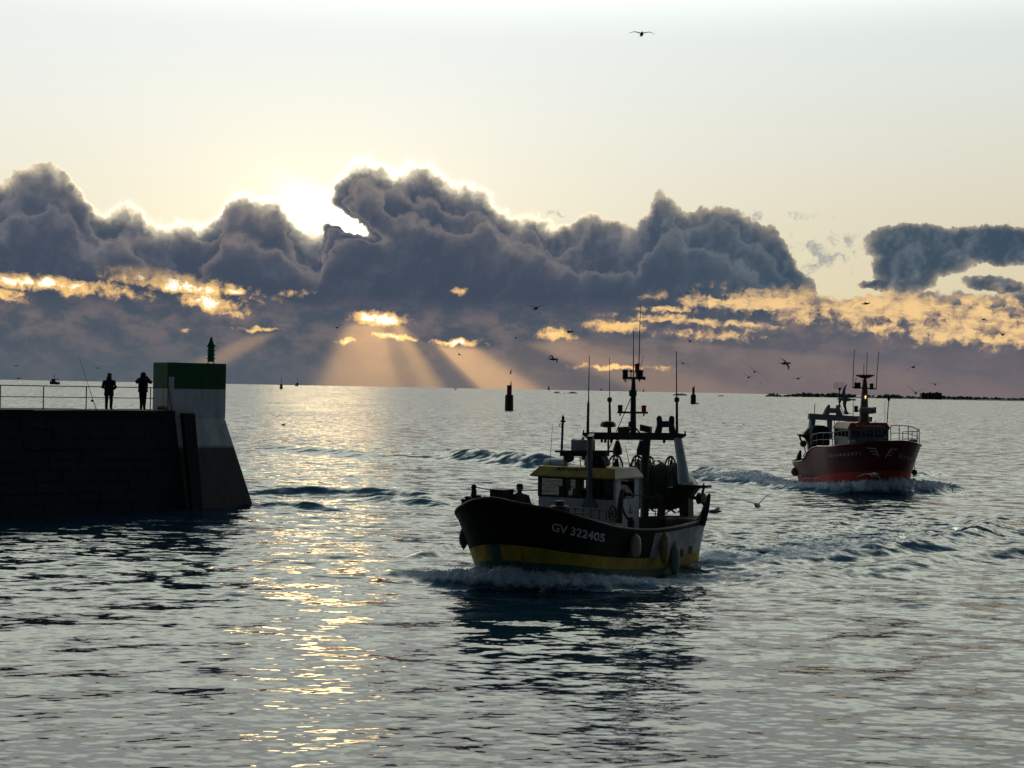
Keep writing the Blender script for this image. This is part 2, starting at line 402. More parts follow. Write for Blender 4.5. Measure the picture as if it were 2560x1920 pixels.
M['redaft'] = mat('skylit_red_paint', (0.20, 0.10, 0.085), 0.5, .35, 1.2, rust=.6)  # paler red of the aft hull: bright sky on that side painted in
M['brown'] = mat('varnished_brown', (0.17, 0.085, 0.04), 0.45, .35, 2.5)
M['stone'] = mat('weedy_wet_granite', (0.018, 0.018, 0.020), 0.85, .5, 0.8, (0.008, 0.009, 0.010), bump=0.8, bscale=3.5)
M['cloth_a'] = mat('dark_coat_cloth', (0.022, 0.022, 0.028), 0.95, .3, 9)
M['cloth_b'] = mat('navy_jacket_cloth', (0.020, 0.024, 0.038), 0.95, .3, 9)
M['skin'] = mat('skin', (0.42, 0.27, 0.2), 0.6, .1)
M['hair'] = mat('dark_hair', (0.02, 0.016, 0.013), 0.7)
M['stripe'] = mat('dark_striped_sweater', (0.07, 0.07, 0.08), 0.9, .5, 14, (0.16, 0.16, 0.17))
M['gull'] = mat('gull_feathers', (0.20, 0.21, 0.225), 0.8, .4, 5, (0.09, 0.095, 0.105))
M['rock'] = mat('dark_rock', (0.10, 0.105, 0.11), 0.9, .4, 0.05)
M['foliage'] = mat('far_foliage', (0.07, 0.085, 0.08), 0.95, .5, 0.06, (0.11, 0.12, 0.11))
def glass():
    m = bpy.data.materials.new('cabin_glass'); m.use_nodes = True; t = m.node_tree; t.nodes.remove(t.nodes['Principled BSDF'])
    o = t.nodes['Material Output']; mx = t.nodes.new('ShaderNodeMixShader'); mx.inputs[0].default_value = 0.14
    a = t.nodes.new('ShaderNodeBsdfTransparent'); a.inputs[0].default_value = (0.30, 0.32, 0.32, 1)
    g = t.nodes.new('ShaderNodeBsdfGlossy'); g.inputs['Roughness'].default_value = 0.03; g.inputs[0].default_value = (0.8, 0.85, 0.9, 1)
    t.links.new(a.outputs[0], mx.inputs[1]); t.links.new(g.outputs[0], mx.inputs[2]); t.links.new(mx.outputs[0], o.inputs[0]); return m
M['glass'] = glass()
def lamp_mat():
    m = bpy.data.materials.new('lit_lamp'); m.use_nodes = True; p = m.node_tree.nodes['Principled BSDF']
    p.inputs['Base Color'].default_value = (0.9, 0.8, 0.5, 1); p.inputs['Emission Color'].default_value = (1.0, 0.72, 0.32, 1); p.inputs['Emission Strength'].default_value = 5.0; return m
M['lamp'] = lamp_mat()

# ------------------------------------------------------------------ the sea: one polar sheet, finer towards the quay
HF = FPX / 2.5 * CAM_H                       # metres*px: distance of the row q pixels under the horizon is HF/q
def vnoise(x, y, seed=0):
    """smooth value noise in [0,1]"""
    xi = np.floor(x).astype(np.int64); yi = np.floor(y).astype(np.int64); xf = x - xi; yf = y - yi
    def h(a, b):
        n = (a * 374761393 + b * 668265263 + seed * 974634777) & 0x7fffffff
        n = ((n ^ (n >> 13)) * 1274126177) & 0x7fffffff
        return ((n ^ (n >> 16)) & 0xffff) / 65535.0
    sx = xf * xf * (3 - 2 * xf); sy = yf * yf * (3 - 2 * yf)
    a = h(xi, yi) * (1 - sx) + h(xi + 1, yi) * sx; b = h(xi, yi + 1) * (1 - sx) + h(xi + 1, yi + 1) * sx
    return a * (1 - sy) + b * sy
def fbm(x, y, seed=0, n=4):
    s = 0.0; a = 0.5; t = 0.0
    for i in range(n):
        s = s + a * vnoise(x * 2 ** i, y * 2 ** i, seed + i); t += a; a *= 0.55
    return s / t
def path_dist(X, Y, pts, vals):
    """signed distance to a polyline (positive away from the quay) and the interpolated values along it"""
    best = np.full(X.shape, 1e9); sg = np.zeros(X.shape); out = [np.zeros(X.shape) for _ in vals[0]]; endt = np.ones(X.shape)
    n = len(pts) - 1
    for i in range(n):
        ax, ay = pts[i][:2]; bx, by = pts[i + 1][:2]; ex, ey = bx - ax, by - ay; l2 = ex * ex + ey * ey + 1e-9
        t = np.clip(((X - ax) * ex + (Y - ay) * ey) / l2, 0, 1)
        qx, qy = X - ax - t * ex, Y - ay - t * ey; d = np.hypot(qx, qy); m = d < best
        nx, ny = (-ey, ex) if ex >= 0 else (ey, -ex)
        best = np.where(m, d, best); sg = np.where(m, np.sign(qx * nx + qy * ny), sg)
        for k in range(len(out)): out[k] = np.where(m, vals[i][k] * (1 - t) + vals[i + 1][k] * t, out[k])
    return best * sg, out
def W(*pts): return [on_water(x, y) for x, y in pts]

# bow wave of the near boat, bow wave of the far boat: (photo point on the water) -> (height, width, foam)
BOW1 = W((985, 1430), (1050, 1446), (1120, 1457), (1200, 1464), (1290, 1468), (1390, 1470), (1490, 1468), (1590, 1463), (1680, 1457), (1760, 1455))
BOW1v = [(.04, .25, .7), (.22, .35, 1), (.36, .45, 1), (.55, .55, 1), (.58, .6, 1), (.48, .6, 1), (.38, .5, 1), (.26, .45, .95), (.18, .45, .9), (.12, .5, .75)]
BOW2 = W((1700, 1192), (1800, 1199), (1900, 1208), (1990, 1222), (2080, 1228), (2160, 1231), (2240, 1231), (2310, 1229), (2370, 1226), (2412, 1229))
BOW2v = [(.30, .9, .65), (.32, .9, .7), (.34, .9, .8), (.40, .9, .95), (.52, 1.0, 1), (.70, 1.0, 1), (.85, 1.0, 1), (.68, 1.0, 1), (.45, .8, .9), (.10, .5, .5)]
RIDGES = [  # older wakes and swells crossing the harbour mouth: points, height, half width
    (W((575, 1121), (700, 1126), (800, 1133), (920, 1142), (1023, 1144)), .50, 1.7),
    (W((1040, 1145), (1130, 1148), (1240, 1157), (1360, 1168), (1500, 1174)), 1.05, 1.8),
    (W((620, 1231), (760, 1234), (907, 1239), (1030, 1247), (1150, 1258)), .46, 1.0),
    (W((640, 1266), (740, 1268), (830, 1274)), .34, .7),
    (W((880, 1252), (990, 1257), (1120, 1268)), .36, .8),
    (W((1700, 1176), (1780, 1186), (1860, 1198), (1960, 1210)), .65, 1.2),
    (W((560, 1002), (800, 999), (1000, 996), (1200, 996)), .50, 5.0),
    (W((1900, 1466), (1985, 1456), (2060, 1444), (2140, 1436), (2240, 1436), (2360, 1440)), .26, .8),
    (W((2180, 1424), (2280, 1411), (2360, 1401), (2440, 1394), (2560, 1388), (2700, 1380)), .30, .9),
    (W((1785, 1410), (1900, 1408), (2050, 1398), (2200, 1384), (2330, 1368), (2430, 1346), (2475, 1318), (2440, 1290)), .36, .85),
    (W((2280, 1196), (2330, 1190), (2380, 1196)), .5, .8),
    (W((1010, 1402), (1080, 1388), (1120, 1372), (1160, 1366)), .22, .35),
]
CHURN = [   # broken water astern: centre line, half width, foam amount, height
    (W((1740, 1402), (1850, 1396), (1950, 1388), (2060, 1374), (2180, 1356), (2300, 1338), (2400, 1322)), [(1.6, 1.0), (2.0, 1.0), (2.4, .85), (2.6, .7), (2.8, .55), (3.2, .4), (3.6, .2)]),
    (W((1780, 1432), (1900, 1440), (2000, 1434), (2100, 1420)), [(1.6, .75), (1.6, .55), (1.6, .4), (1.4, .2)]),
    (W((1800, 1372), (1950, 1352), (2100, 1336), (2250, 1322), (2400, 1308)), [(4.5, .30), (5.5, .30), (6.5, .28), (7.0, .24), (6.5, .12)]),
    (W((1690, 1188), (1800, 1192), (1900, 1200), (1990, 1204)), [(4.0, .45), (4.0, .55), (4.0, .7), (3.0, .9)]),
    (W((640, 1098), (800, 1104), (1000, 1122), (1200, 1132)), [(5.0, .0), (6.0, .12), (6.0, .12), (6.0, .0)]),
]
def sea_height(X, Y, D, waves=True):
    """height, foam, chop for arrays of positions"""
    Z = np.zeros(X.shape); foam = np.zeros(X.shape); chop2 = np.zeros(X.shape)
    gust = 0.55 + 0.9 * fbm(X / 16.0, Y / 40.0, 11, 3)
    near_rough = np.clip((D - 36) / 50, 0, 1)
    step = np.maximum(D * D / HF * 0.5, 0.02)
    rg = np.random.default_rng(3)
    for i in range(96):
        lam = 0.19 * (22.0 ** (i / 95.0)) * rg.uniform(.9, 1.1); k = 2 * math.pi / lam
        th = rg.normal(0, 0.50) + math.radians(-80); ph = rg.uniform(0, 2 * math.pi)
        slope = 0.0235 if lam < 0.7 else 0.0155 if lam < 1.6 else 0.0095
        w = np.clip(lam / (2.4 * step) - 1, 0, 1)
        a = slope / k * gust * (0.34 + 0.66 * near_rough)
        kx, ky = k * math.cos(th), k * math.sin(th)
        if waves:
            bend = 1.5 * vnoise(X / (lam * 3.5), Y / (lam * 3.5), 40 + i) 
            Z += a * w * np.sin(kx * X + ky * Y + ph + 2.2 * bend)
        chop2 += (1 - w * w) * (slope * gust) ** 2 * 0.5
    for pts, h, wd in RIDGES:
        d, _ = path_dist(X, Y, pts, [(1,)] * len(pts))
        ex = np.minimum(np.hypot(X - pts[0][0], Y - pts[0][1]), np.hypot(X - pts[-1][0], Y - pts[-1][1]))
        L = sum((pts[i + 1] - pts[i]).length for i in range(len(pts) - 1))
        tp = np.clip(ex / (0.25 * L), 0, 1) ** 0.7
        wob = 0.85 + 0.3 * fbm(X / (wd * 7), Y / (wd * 7), 5, 2)
        Z += h * tp * wob * np.exp(-(d / wd) ** 2)
    for pts, vals in CHURN:
        d, (wd, fo) = path_dist(X, Y, pts, vals)
        m = np.exp(-(d / wd) ** 4)
        n = fbm(X / .45, Y / .45, 21, 4); n2 = fbm(X / 1.6, Y / 2.2, 31, 3)
        Z += m * ((n - .5) * .20 + (n2 - .5) * .07) * (0.35 + fo)
        foam = np.maximum(foam, m * fo * np.clip((n * .6 + n2 * .7 - .34) * 3.2, 0, 1))
        chop2 += m * 0.008
    for pts, vals in ((BOW1, BOW1v), (BOW2, BOW2v)):
        d, (h, wd, fo) = path_dist(X, Y, pts, vals)
        dd = np.where(d > 0, d / (wd * 1.9), d / wd)         # steep towards the viewer, long behind
        n = fbm(X / .26, Y / .26, 77, 4); n2 = fbm(X / .9, Y / .9, 83, 3)
        prof = np.exp(-np.abs(dd) ** 2.6)
        Z += h * prof * (0.55 + 0.55 * n + .35 * n2) * 1.0
        foam = np.maximum(foam, fo * np.clip(prof * 1.7 - .25 + (n - .5) * 1.2, 0, 1))
        Z += -0.10 * np.exp(-((d + wd * 2.2) / (wd * 1.5)) ** 2) * np.minimum(h * 2, 1)
    # the sea sags along the near boat's side
    c = on_water(1690, 1432)
    Z -= 0.22 * np.exp(-(((X - c.x) / 2.6) ** 2 + ((Y - c.y) / 2.4) ** 2))
    return Z, foam, np.sqrt(chop2)
def build_sea():
    q = np.concatenate([np.arange(620, 60, -0.52), np.arange(60, 1.0, -0.5), [0.8, 0.6, 0.45, 0.32, 0.25]])
    D = np.concatenate([[1.0, 4.0, 8.0, 11.0], HF / q])
    a = np.linspace(-21.5, 21.5, 620)
    side = np.array([24, 28, 34, 42, 52, 65, 80, 100, 120, 140, 160])
    A = np.radians(np.concatenate([[-180], -side[::-1], a, side]))
    DD, AA = np.meshgrid(D, A, indexing='ij'); X = DD * np.sin(AA); Y = DD * np.cos(AA)
    Z, foam, chop = sea_height(X, Y, DD)
    nr, nc = X.shape; co = np.stack([X, Y, Z], -1).reshape(-1, 3).astype(np.float32)
    co = np.vstack([co, [[0, 0, 0]]]).astype(np.float32); ctr = nr * nc
    i = np.arange(nr - 1)[:, None] * nc; j = np.arange(nc)[None, :]; j2 = (j + 1) % nc
    quads = np.stack([i + j2, i + nc + j2, i + nc + j, i + j], -1).reshape(-1, 4)
    me = bpy.data.meshes.new('sea'); nq = len(quads); nt = nc
    tri = np.stack([np.full(nc, ctr), (np.arange(nc) + 1) % nc, np.arange(nc)], -1)
    me.vertices.add(len(co)); me.vertices.foreach_set('co', co.ravel())
    me.loops.add(nq * 4 + nt * 3); me.polygons.add(nq + nt)
    me.loops.foreach_set('vertex_index', np.concatenate([quads.ravel(), tri.ravel()]).astype(np.int32))
    me.polygons.foreach_set('loop_start', np.concatenate([np.arange(nq) * 4, nq * 4 + np.arange(nt) * 3]).astype(np.int32))
    me.polygons.foreach_set('use_smooth', np.ones(nq + nt, dtype=bool))
    me.update(calc_edges=True); me.validate()
    for nm, arr in (('foam', foam), ('chop', chop)):
        at_ = me.attributes.new(nm, 'FLOAT', 'POINT'); at_.data.foreach_set('value', np.append(arr.ravel(), 0).astype(np.float32))
    m = bpy.data.materials.new('sea_water'); m.use_nodes = True; t = m.node_tree; t.nodes.remove(t.nodes['Principled BSDF'])
    N = t.nodes.new; Lk = t.links.new
    geo = N('ShaderNodeNewGeometry'); tcn = N('ShaderNodeTexCoord')
    def attr(nm):
        x = N('ShaderNodeAttribute'); x.attribute_name = nm; return x.outputs['Fac']
    def nz(sc, det, stretch):
        mp = N('ShaderNodeMapping'); mp.inputs['Scale'].default_value = stretch; Lk(tcn.outputs['Object'], mp.inputs[0])
        x = N('ShaderNodeTexNoise'); x.inputs['Scale'].default_value = sc; x.inputs['Detail'].default_value = det; x.inputs['Roughness'].default_value = .6
        Lk(mp.outputs[0], x.inputs['Vector'])
        s = N('ShaderNodeVectorMath'); s.operation = 'SUBTRACT'; Lk(x.outputs['Color'], s.inputs[0]); s.inputs[1].default_value = (.5, .5, .5); return s.outputs[0]
    def sc_(vv, k):
        s = N('ShaderNodeVectorMath'); s.operation = 'MULTIPLY'; Lk(vv, s.inputs[0])
        if isinstance(k, tuple): s.inputs[1].default_value = k
        else: Lk(k, s.inputs[1])
        return s.outputs[0]
    def add_(a_, b_):
        s = N('ShaderNodeVectorMath'); s.operation = 'ADD'; Lk(a_, s.inputs[0]); Lk(b_, s.inputs[1]); return s.outputs[0]
    small = sc_(nz(4.2, 5, (0.42, 1, 1)), (0.20, 0.34, 0))
    c4 = N('ShaderNodeMath'); c4.operation = 'MULTIPLY'; c4.inputs[1].default_value = 11.0; Lk(attr('chop'), c4.inputs[0])
    big = sc_(sc_(nz(1.1, 4, (0.6, 1, 1)), (0.85, 1.0, 0)), c4.outputs[0])
    lean = N('ShaderNodeVectorMath'); lean.operation = 'SCALE'; lean.inputs[0].default_value = (0, -0.85, 0); Lk(attr('chop'), lean.inputs['Scale'])   # added tilt of the normals, so far water reflects the higher sky
    nn = N('ShaderNodeVectorMath'); nn.operation = 'NORMALIZE'; Lk(add_(add_(geo.outputs['Normal'], lean.outputs[0]), add_(small, big)), nn.inputs[0])
    fr = N('ShaderNodeFresnel'); fr.inputs[0].default_value = 1.55; Lk(nn.outputs[0], fr.inputs['Normal'])
    gl = N('ShaderNodeBsdfGlossy'); gl.inputs['Roughness'].default_value = 0.06; Lk(nn.outputs[0], gl.inputs['Normal'])
    df = N('ShaderNodeBsdfDiffuse'); df.inputs[0].default_value = (0.006, 0.034, 0.058, 1)
    mx = N('ShaderNodeMixShader'); Lk(fr.outputs[0], mx.inputs[0]); Lk(df.outputs[0], mx.inputs[1]); Lk(gl.outputs[0], mx.inputs[2])
    fo = N('ShaderNodeBsdfDiffuse'); fo.inputs[0].default_value = (0.52, 0.60, 0.68, 1)
    n3 = N('ShaderNodeTexNoise'); n3.inputs['Scale'].default_value = 5.5; n3.inputs['Detail'].default_value = 8; n3.inputs['Roughness'].default_value = .7; Lk(tcn.outputs['Object'], n3.inputs['Vector'])
    bp = N('ShaderNodeBump'); bp.inputs['Strength'].default_value = .9; bp.inputs['Distance'].default_value = .12; Lk(n3.outputs[0], bp.inputs['Height']); Lk(bp.outputs[0], fo.inputs['Normal'])
    fm = N('ShaderNodeMath'); fm.operation = 'MULTIPLY_ADD'; Lk(n3.outputs[0], fm.inputs[0]); fm.inputs[1].default_value = 1.3; Lk(attr('foam'), fm.inputs[2])
    mr = N('ShaderNodeMapRange'); mr.inputs[1].default_value = 0.95; mr.inputs[2].default_value = 1.5; Lk(fm.outputs[0], mr.inputs[0])
    mz = N('ShaderNodeMath'); mz.operation = 'MULTIPLY'; Lk(mr.outputs[0], mz.inputs[0]); mz.use_clamp = True
    st = N('ShaderNodeMapRange'); st.inputs[1].default_value = 0.0; st.inputs[2].default_value = .15; Lk(attr('foam'), st.inputs[0]); Lk(st.outputs[0], mz.inputs[1])
    m2 = N('ShaderNodeMixShader'); Lk(mz.outputs[0], m2.inputs[0]); Lk(mx.outputs[0], m2.inputs[1]); Lk(fo.outputs[0], m2.inputs[2])
    Lk(m2.outputs[0], t.nodes['Material Output'].inputs[0])
    me.materials.append(m)
    return tag(link(bpy.data.objects.new('water', me)), kind='structure')
build_sea()
def sea_z(x, y):
    X = np.array([x]); Y = np.array([y]); return float(sea_height(X, Y, np.hypot(X, Y))[0][0])

def spray(name, pts, vals, count, size, hk, mname):
    """flecks of white water thrown up along a bow wave"""
    vs = []; fs = []; rr = np.random.default_rng(len(pts) + count)
    base = [(1, 0, 0), (-1, 0, 0), (0, 1, 0), (0, -1, 0), (0, 0, 1), (0, 0, -1)]
    F8 = [(0, 2, 4), (2, 1, 4), (1, 3, 4), (3, 0, 4), (2, 0, 5), (1, 2, 5), (3, 1, 5), (0, 3, 5)]
    n = len(pts) - 1; T = rr.uniform(0.02, .97, count) * n
    P = np.array([[p.x, p.y] for p in pts]); V = np.array(vals)
    i = T.astype(int); f = (T - i)[:, None]
    pos = P[i] * (1 - f) + P[i + 1] * f; val = V[i] * (1 - f) + V[i + 1] * f
    keep = rr.uniform(0, 1, count) < val[:, 0] / V[:, 0].max() + .12
    pos = pos[keep]; val = val[keep]; c = len(pos)
    off = rr.normal(0, 1, (c, 2)) * val[:, 1:2] * np.array([[.5, .75]]); off[:, 1] += val[:, 1] * .35
    pos = pos + off
    z0 = sea_height(pos[:, 0], pos[:, 1], np.hypot(pos[:, 0], pos[:, 1]), waves=False)[0]
    z = z0 + np.abs(rr.normal(0, 1, c)) * hk * val[:, 0] - .02
    s = size * rr.uniform(.3, 1.0, c) ** 1.6
    for k in range(c):
        b = len(vs); q = rr.uniform(.6, 1.3, 3)
        vs += [(pos[k, 0] + x * s[k] * q[0] * 1.3, pos[k, 1] + y * s[k] * q[1], z[k] + w * s[k] * q[2]) for x, y, w in base]
        fs += [tuple(b + a_ for a_ in t_) for t_ in F8]
    mb = MB(); mb.v = vs; mb.f = fs; mb.m = [0] * len(fs)
    return mb.build(name, M[mname])
M['foam'] = mat('white_water', (0.55, 0.62, 0.70), 0.9, .25, 2.0)
tag(spray('bow_spray', BOW1, BOW1v, 9000, .020, .10, 'foam'), 'white broken water thrown up at the bow of the black and yellow boat', 'bow wave', kind='stuff')
tag(spray('bow_spray', BOW2, BOW2v, 8000, .036, .08, 'foam'), 'white broken water rolling under the bow of the red boat', 'bow wave', kind='stuff')

# ------------------------------------------------------------------ the pier head
DECK = 4.8
def on_deck(x, y): return on_water(x, y, DECK)
A0 = Vector((-23.6, 65.3, 0)); A1 = Vector((-16.75, 70.7, 0))           # pier edge, left to right
dirp = (A1 - A0).normalized(); nrm = Vector((dirp.y, -dirp.x, 0))            # along the quay, towards the viewer
Pst = A1 - dirp * 40
def P3(s, n, z): return Pst + dirp * s + nrm * n + Vector((0, 0, z))         # pier coordinates: along, towards viewer, up
LEN = 40.0
pier = empty('stone_pier', (A1.x, A1.y, 0), 0, 'dark stone pier with sloping face running in from the left', 'pier')
def to_local(o, root):
    o.parent = root; o.matrix_parent_inverse = Matrix.Translation(-root.location)
    return o
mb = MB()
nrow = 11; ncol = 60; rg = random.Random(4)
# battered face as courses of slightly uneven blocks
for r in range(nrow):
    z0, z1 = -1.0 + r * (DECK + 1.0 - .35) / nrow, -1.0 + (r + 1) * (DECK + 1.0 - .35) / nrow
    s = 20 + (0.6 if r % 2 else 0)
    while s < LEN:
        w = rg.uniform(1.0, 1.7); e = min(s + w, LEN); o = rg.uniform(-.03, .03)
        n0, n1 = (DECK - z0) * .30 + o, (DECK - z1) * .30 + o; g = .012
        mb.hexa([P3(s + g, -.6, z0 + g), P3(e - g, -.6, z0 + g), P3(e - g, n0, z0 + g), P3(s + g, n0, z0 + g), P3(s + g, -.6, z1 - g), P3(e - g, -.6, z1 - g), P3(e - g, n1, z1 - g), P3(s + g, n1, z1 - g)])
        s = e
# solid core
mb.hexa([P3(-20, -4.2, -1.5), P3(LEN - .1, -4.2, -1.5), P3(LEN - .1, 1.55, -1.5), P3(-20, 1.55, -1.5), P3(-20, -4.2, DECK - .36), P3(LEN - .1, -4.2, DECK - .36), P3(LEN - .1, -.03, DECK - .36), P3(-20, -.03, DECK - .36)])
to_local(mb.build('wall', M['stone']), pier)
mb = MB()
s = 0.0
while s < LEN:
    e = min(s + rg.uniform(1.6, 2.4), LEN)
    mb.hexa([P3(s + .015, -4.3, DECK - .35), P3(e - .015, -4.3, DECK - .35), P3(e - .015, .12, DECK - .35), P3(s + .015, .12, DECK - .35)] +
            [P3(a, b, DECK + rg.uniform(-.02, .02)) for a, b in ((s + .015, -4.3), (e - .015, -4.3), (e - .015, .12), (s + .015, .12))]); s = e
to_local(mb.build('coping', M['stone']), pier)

def paint_bands(name, zsplit):
    """harbour-light paint: green above, white below, tide-stained concrete at the foot"""
    m = mat(name, (0.3, 0.3, 0.3), 0.7, .2, 1.3, bump=.35, bscale=7)
    t = m.node_tree; p = t.nodes['Principled BSDF']; N = t.nodes.new; Lk = t.links.new
    g = N('ShaderNodeNewGeometry'); sx = N('ShaderNodeSeparateXYZ'); Lk(g.outputs['Position'], sx.inputs[0])
    nz = N('ShaderNodeTexNoise'); nz.inputs['Scale'].default_value = 1.7; nz.inputs['Detail'].default_value = 6; Lk(g.outputs['Position'], nz.inputs['Vector'])
    ma = N('ShaderNodeMath'); ma.operation = 'MULTIPLY_ADD'; Lk(nz.outputs[0], ma.inputs[0]); ma.inputs[1].default_value = .22; Lk(sx.outputs[2], ma.inputs[2])
    def st(src, z, w):
        r = N('ShaderNodeMapRange'); r.inputs[1].default_value = z - w; r.inputs[2].default_value = z + w; Lk(src, r.inputs[0]); return r.outputs[0]
    def mx(f, a, b):
        q = N('ShaderNodeMix'); q.data_type = 'RGBA'; Lk(f, q.inputs[0])
        for i_, c in ((6, a), (7, b)):
            if isinstance(c, tuple): q.inputs[i_].default_value = (*c, 1)
            else: Lk(c, q.inputs[i_])
        return q.outputs[2]
    mp = N('ShaderNodeMapping'); mp.inputs['Scale'].default_value = (2.2, 2.2, .5); Lk(g.outputs['Position'], mp.inputs[0]); n2 = N('ShaderNodeTexNoise'); n2.inputs['Scale'].default_value = 1.0; n2.inputs['Detail'].default_value = 8; n2.inputs['Roughness'].default_value = .68; Lk(mp.outputs[0], n2.inputs['Vector'])
    dirt = N('ShaderNodeMapRange'); dirt.inputs[1].default_value = .45; dirt.inputs[2].default_value = .75; Lk(n2.outputs[0], dirt.inputs[0])
    white = mx(dirt.outputs[0], (0.62, 0.66, 0.70), (0.33, 0.32, 0.29)); green = mx(dirt.outputs[0], (0.012, 0.115, 0.035), (0.012, 0.055, 0.026)); foot = mx(dirt.outputs[0], (0.085, 0.08, 0.078), (0.05, 0.05, 0.048))
    c = mx(st(ma.outputs[0], zsplit[0] + .11, .10), foot, white); c = mx(st(sx.outputs[2], zsplit[1], .012), c, green)
    Lk(c, p.inputs['Base Color']); return m
def s_at(x, y, n):
    """where along the pier, n metres in front of its edge, a photo point lies"""
    d = ray(x, y); B = Pst + nrm * n
    return -(B.x * d.y - B.y * d.x) / (dirp.x * d.y - dirp.y * d.x)
def z_at(x, y, n):
    p = P3(s_at(x, y, n), n, 0); d = ray(x, y); return CAM_H + d.z / d.y * p.y
nT = -.25
sm_, sr_ = s_at(419, 950, nT), s_at(565.5, 950, nT)
nb = nT - 1.0
while s_at(382.5, 950, nb) < sm_ and nb > nT - 6: nb -= .02
zT = z_at(474, 907, nT); zG = z_at(474, 972.5, nT); zN = z_at(562, 1046, nT); zW = z_at(560, 1117, .5)
light = empty('pier_head_light', P3(sm_, nT, DECK), 0, 'square white pier head tower with green top and green lantern', 'harbour light')
mpaint = paint_bands('harbour_light_paint', (zW, zG))
mb = MB()
mb.hexa([P3(a, b, c) for c in (zN, zT) for a, b in ((sm_, nT), (sr_, nT), (sr_, nb), (sm_, nb))])
to_local(mb.build('tower', mpaint, None, bevel=.03), light)
mb = MB(); zb = -1.2
sN = s_at(562, 1046, nT); n0 = nT + (zN - zb) * .345
sB = s_at(633.6, 1278.6, nT + zN * .345); sBb = sN + (sB - sN) * (zN - zb) / zN
sL = LEN + .12
mb.hexa([P3(sL, n0, zb), P3(sBb, n0, zb), P3(sBb, nb - 2, zb), P3(sL, nb - 2, zb), P3(sL, nT + .03, zN), P3(sN, nT + .03, zN), P3(sN, nb, zN), P3(sL, nb, zN)])
to_local(mb.build('base', mpaint, None, bevel=.04), light)
mb = MB(); sa, sb_ = sm_ + .05, s_at(436, 942, nT + .06)                       # door
mb.hexa([P3(a, b, c) for c in (DECK + .03, z_at(430, 942, nT + .06)) for a, b in ((sa, nT - .02), (sb_, nT - .02), (sb_, nT + .06), (sa, nT + .06))])
dr = to_local(mb.build('door', M['white'], None, bevel=.01), light)
mb = MB(); mb.ball(P3(s_at(433, 985, nT + .1), nT + .1, z_at(433, 985, nT + .1)), .05, 8); h = mb.build('handle', M['iron']); h.parent = dr; h.matrix_parent_inverse = dr.matrix_parent_inverse.copy()
LC = P3(s_at(527.3, 908, nT - 1.2), nT - 1.2, zT); k = .215
prof = []
for i in range(4):
    z = .10 + i * .215
    prof += [(k * .84, z), (k * .84, z + .14), (k * 1.16, z + .15), (k * 1.16, z + .19), (k * .84, z + .205)]
prof = [(k * .9, .10)] + prof + [(k * 1.1, .97), (k * .95, 1.02), (k * .6, 1.18), (k * .42, 1.24), (k * .42, 1.30), (k * .2, 1.36), (.02, 1.40)]
mb = MB(); mb.lathe(prof, LC, 16)
to_local(mb.build('lantern', mat('green_lantern', (0.01, 0.16, 0.095), 0.3, .2, 3), None, True), light)
for i in range(4):
    t = math.pi / 4 + i * math.pi / 2; mb = MB()
    mb.tube([LC + Vector((k * 1.05 * math.cos(t), k * 1.05 * math.sin(t), 0)), LC + Vector((k * .7 * math.cos(t), k * .7 * math.sin(t), .12))], .018, 6)
    to_local(mb.build('lantern_foot', M['iron']), light)
# timber fender against the junction of pier and tower
mb = MB(); nf = .36
zt_ = DECK - .12; pt = [(s_at(458, 1033, .3), s_at(488, 1033, .3)), (s_at(482, 1282, 2.0), s_at(508, 1282, 2.0))]
n_top, n_bot = .30, .34 * (DECK + .6) + .30
for i in range(3):
    f0, f1 = i / 3 + .012, (i + 1) / 3 - .012
    L = lambda q, f: q[0] * (1 - f) + q[1] * f
    mb.hexa([P3(L(pt[1], f0), n_bot - .4, -.6), P3(L(pt[1], f1), n_bot - .4, -.6), P3(L(pt[1], f1), n_bot, -.6), P3(L(pt[1], f0), n_bot, -.6),
             P3(L(pt[0], f0), n_top - .4, zt_), P3(L(pt[0], f1), n_top - .4, zt_), P3(L(pt[0], f1), n_top, zt_), P3(L(pt[0], f0), n_top, zt_)])
tag(mb.build('timber_fender', mat('tarred_timber', (0.012, 0.011, 0.011), .8, .4, 3)), 'black tarred timber fender leaning on the pier head below the white tower', 'fender')
# railing along the pier
rail = empty('pier_railing', P3(30, -1.2, DECK), 0, 'thin two-bar metal railing along the pier behind the anglers', 'railing')
Rs = [s_at(x, 1000, -1.1) for x in (-215, -107, 0.5, 108.5, 215.5, 322, 376)]
def rail_pt(i, h): 
    return P3(Rs[i], -1.1, DECK + h)
mr = mat('galvanised_rail', (0.09, 0.10, 0.105), .5, .3, 4, metal=.3)
for h, r in ((1.13, .024), (.60, .020)):
    mb = MB(); mb.tube([rail_pt(i, h) for i in range(7)] + [rail_pt(6, h) + dirp * .22], r, 8); to_local(mb.build('rail_bar', mr, None, True), rail)
for i in (0, 1, 2, 3, 4, 6):
    mb = MB(); mb.tube([rail_pt(i, -.01), rail_pt(i, 1.15)], .028, 8); mb.box(rail_pt(i, 0) - Vector((.09, .09, .01)), rail_pt(i, 0) + Vector((.09, .09, .02)))
    to_local(mb.build('rail_post', mr), rail)
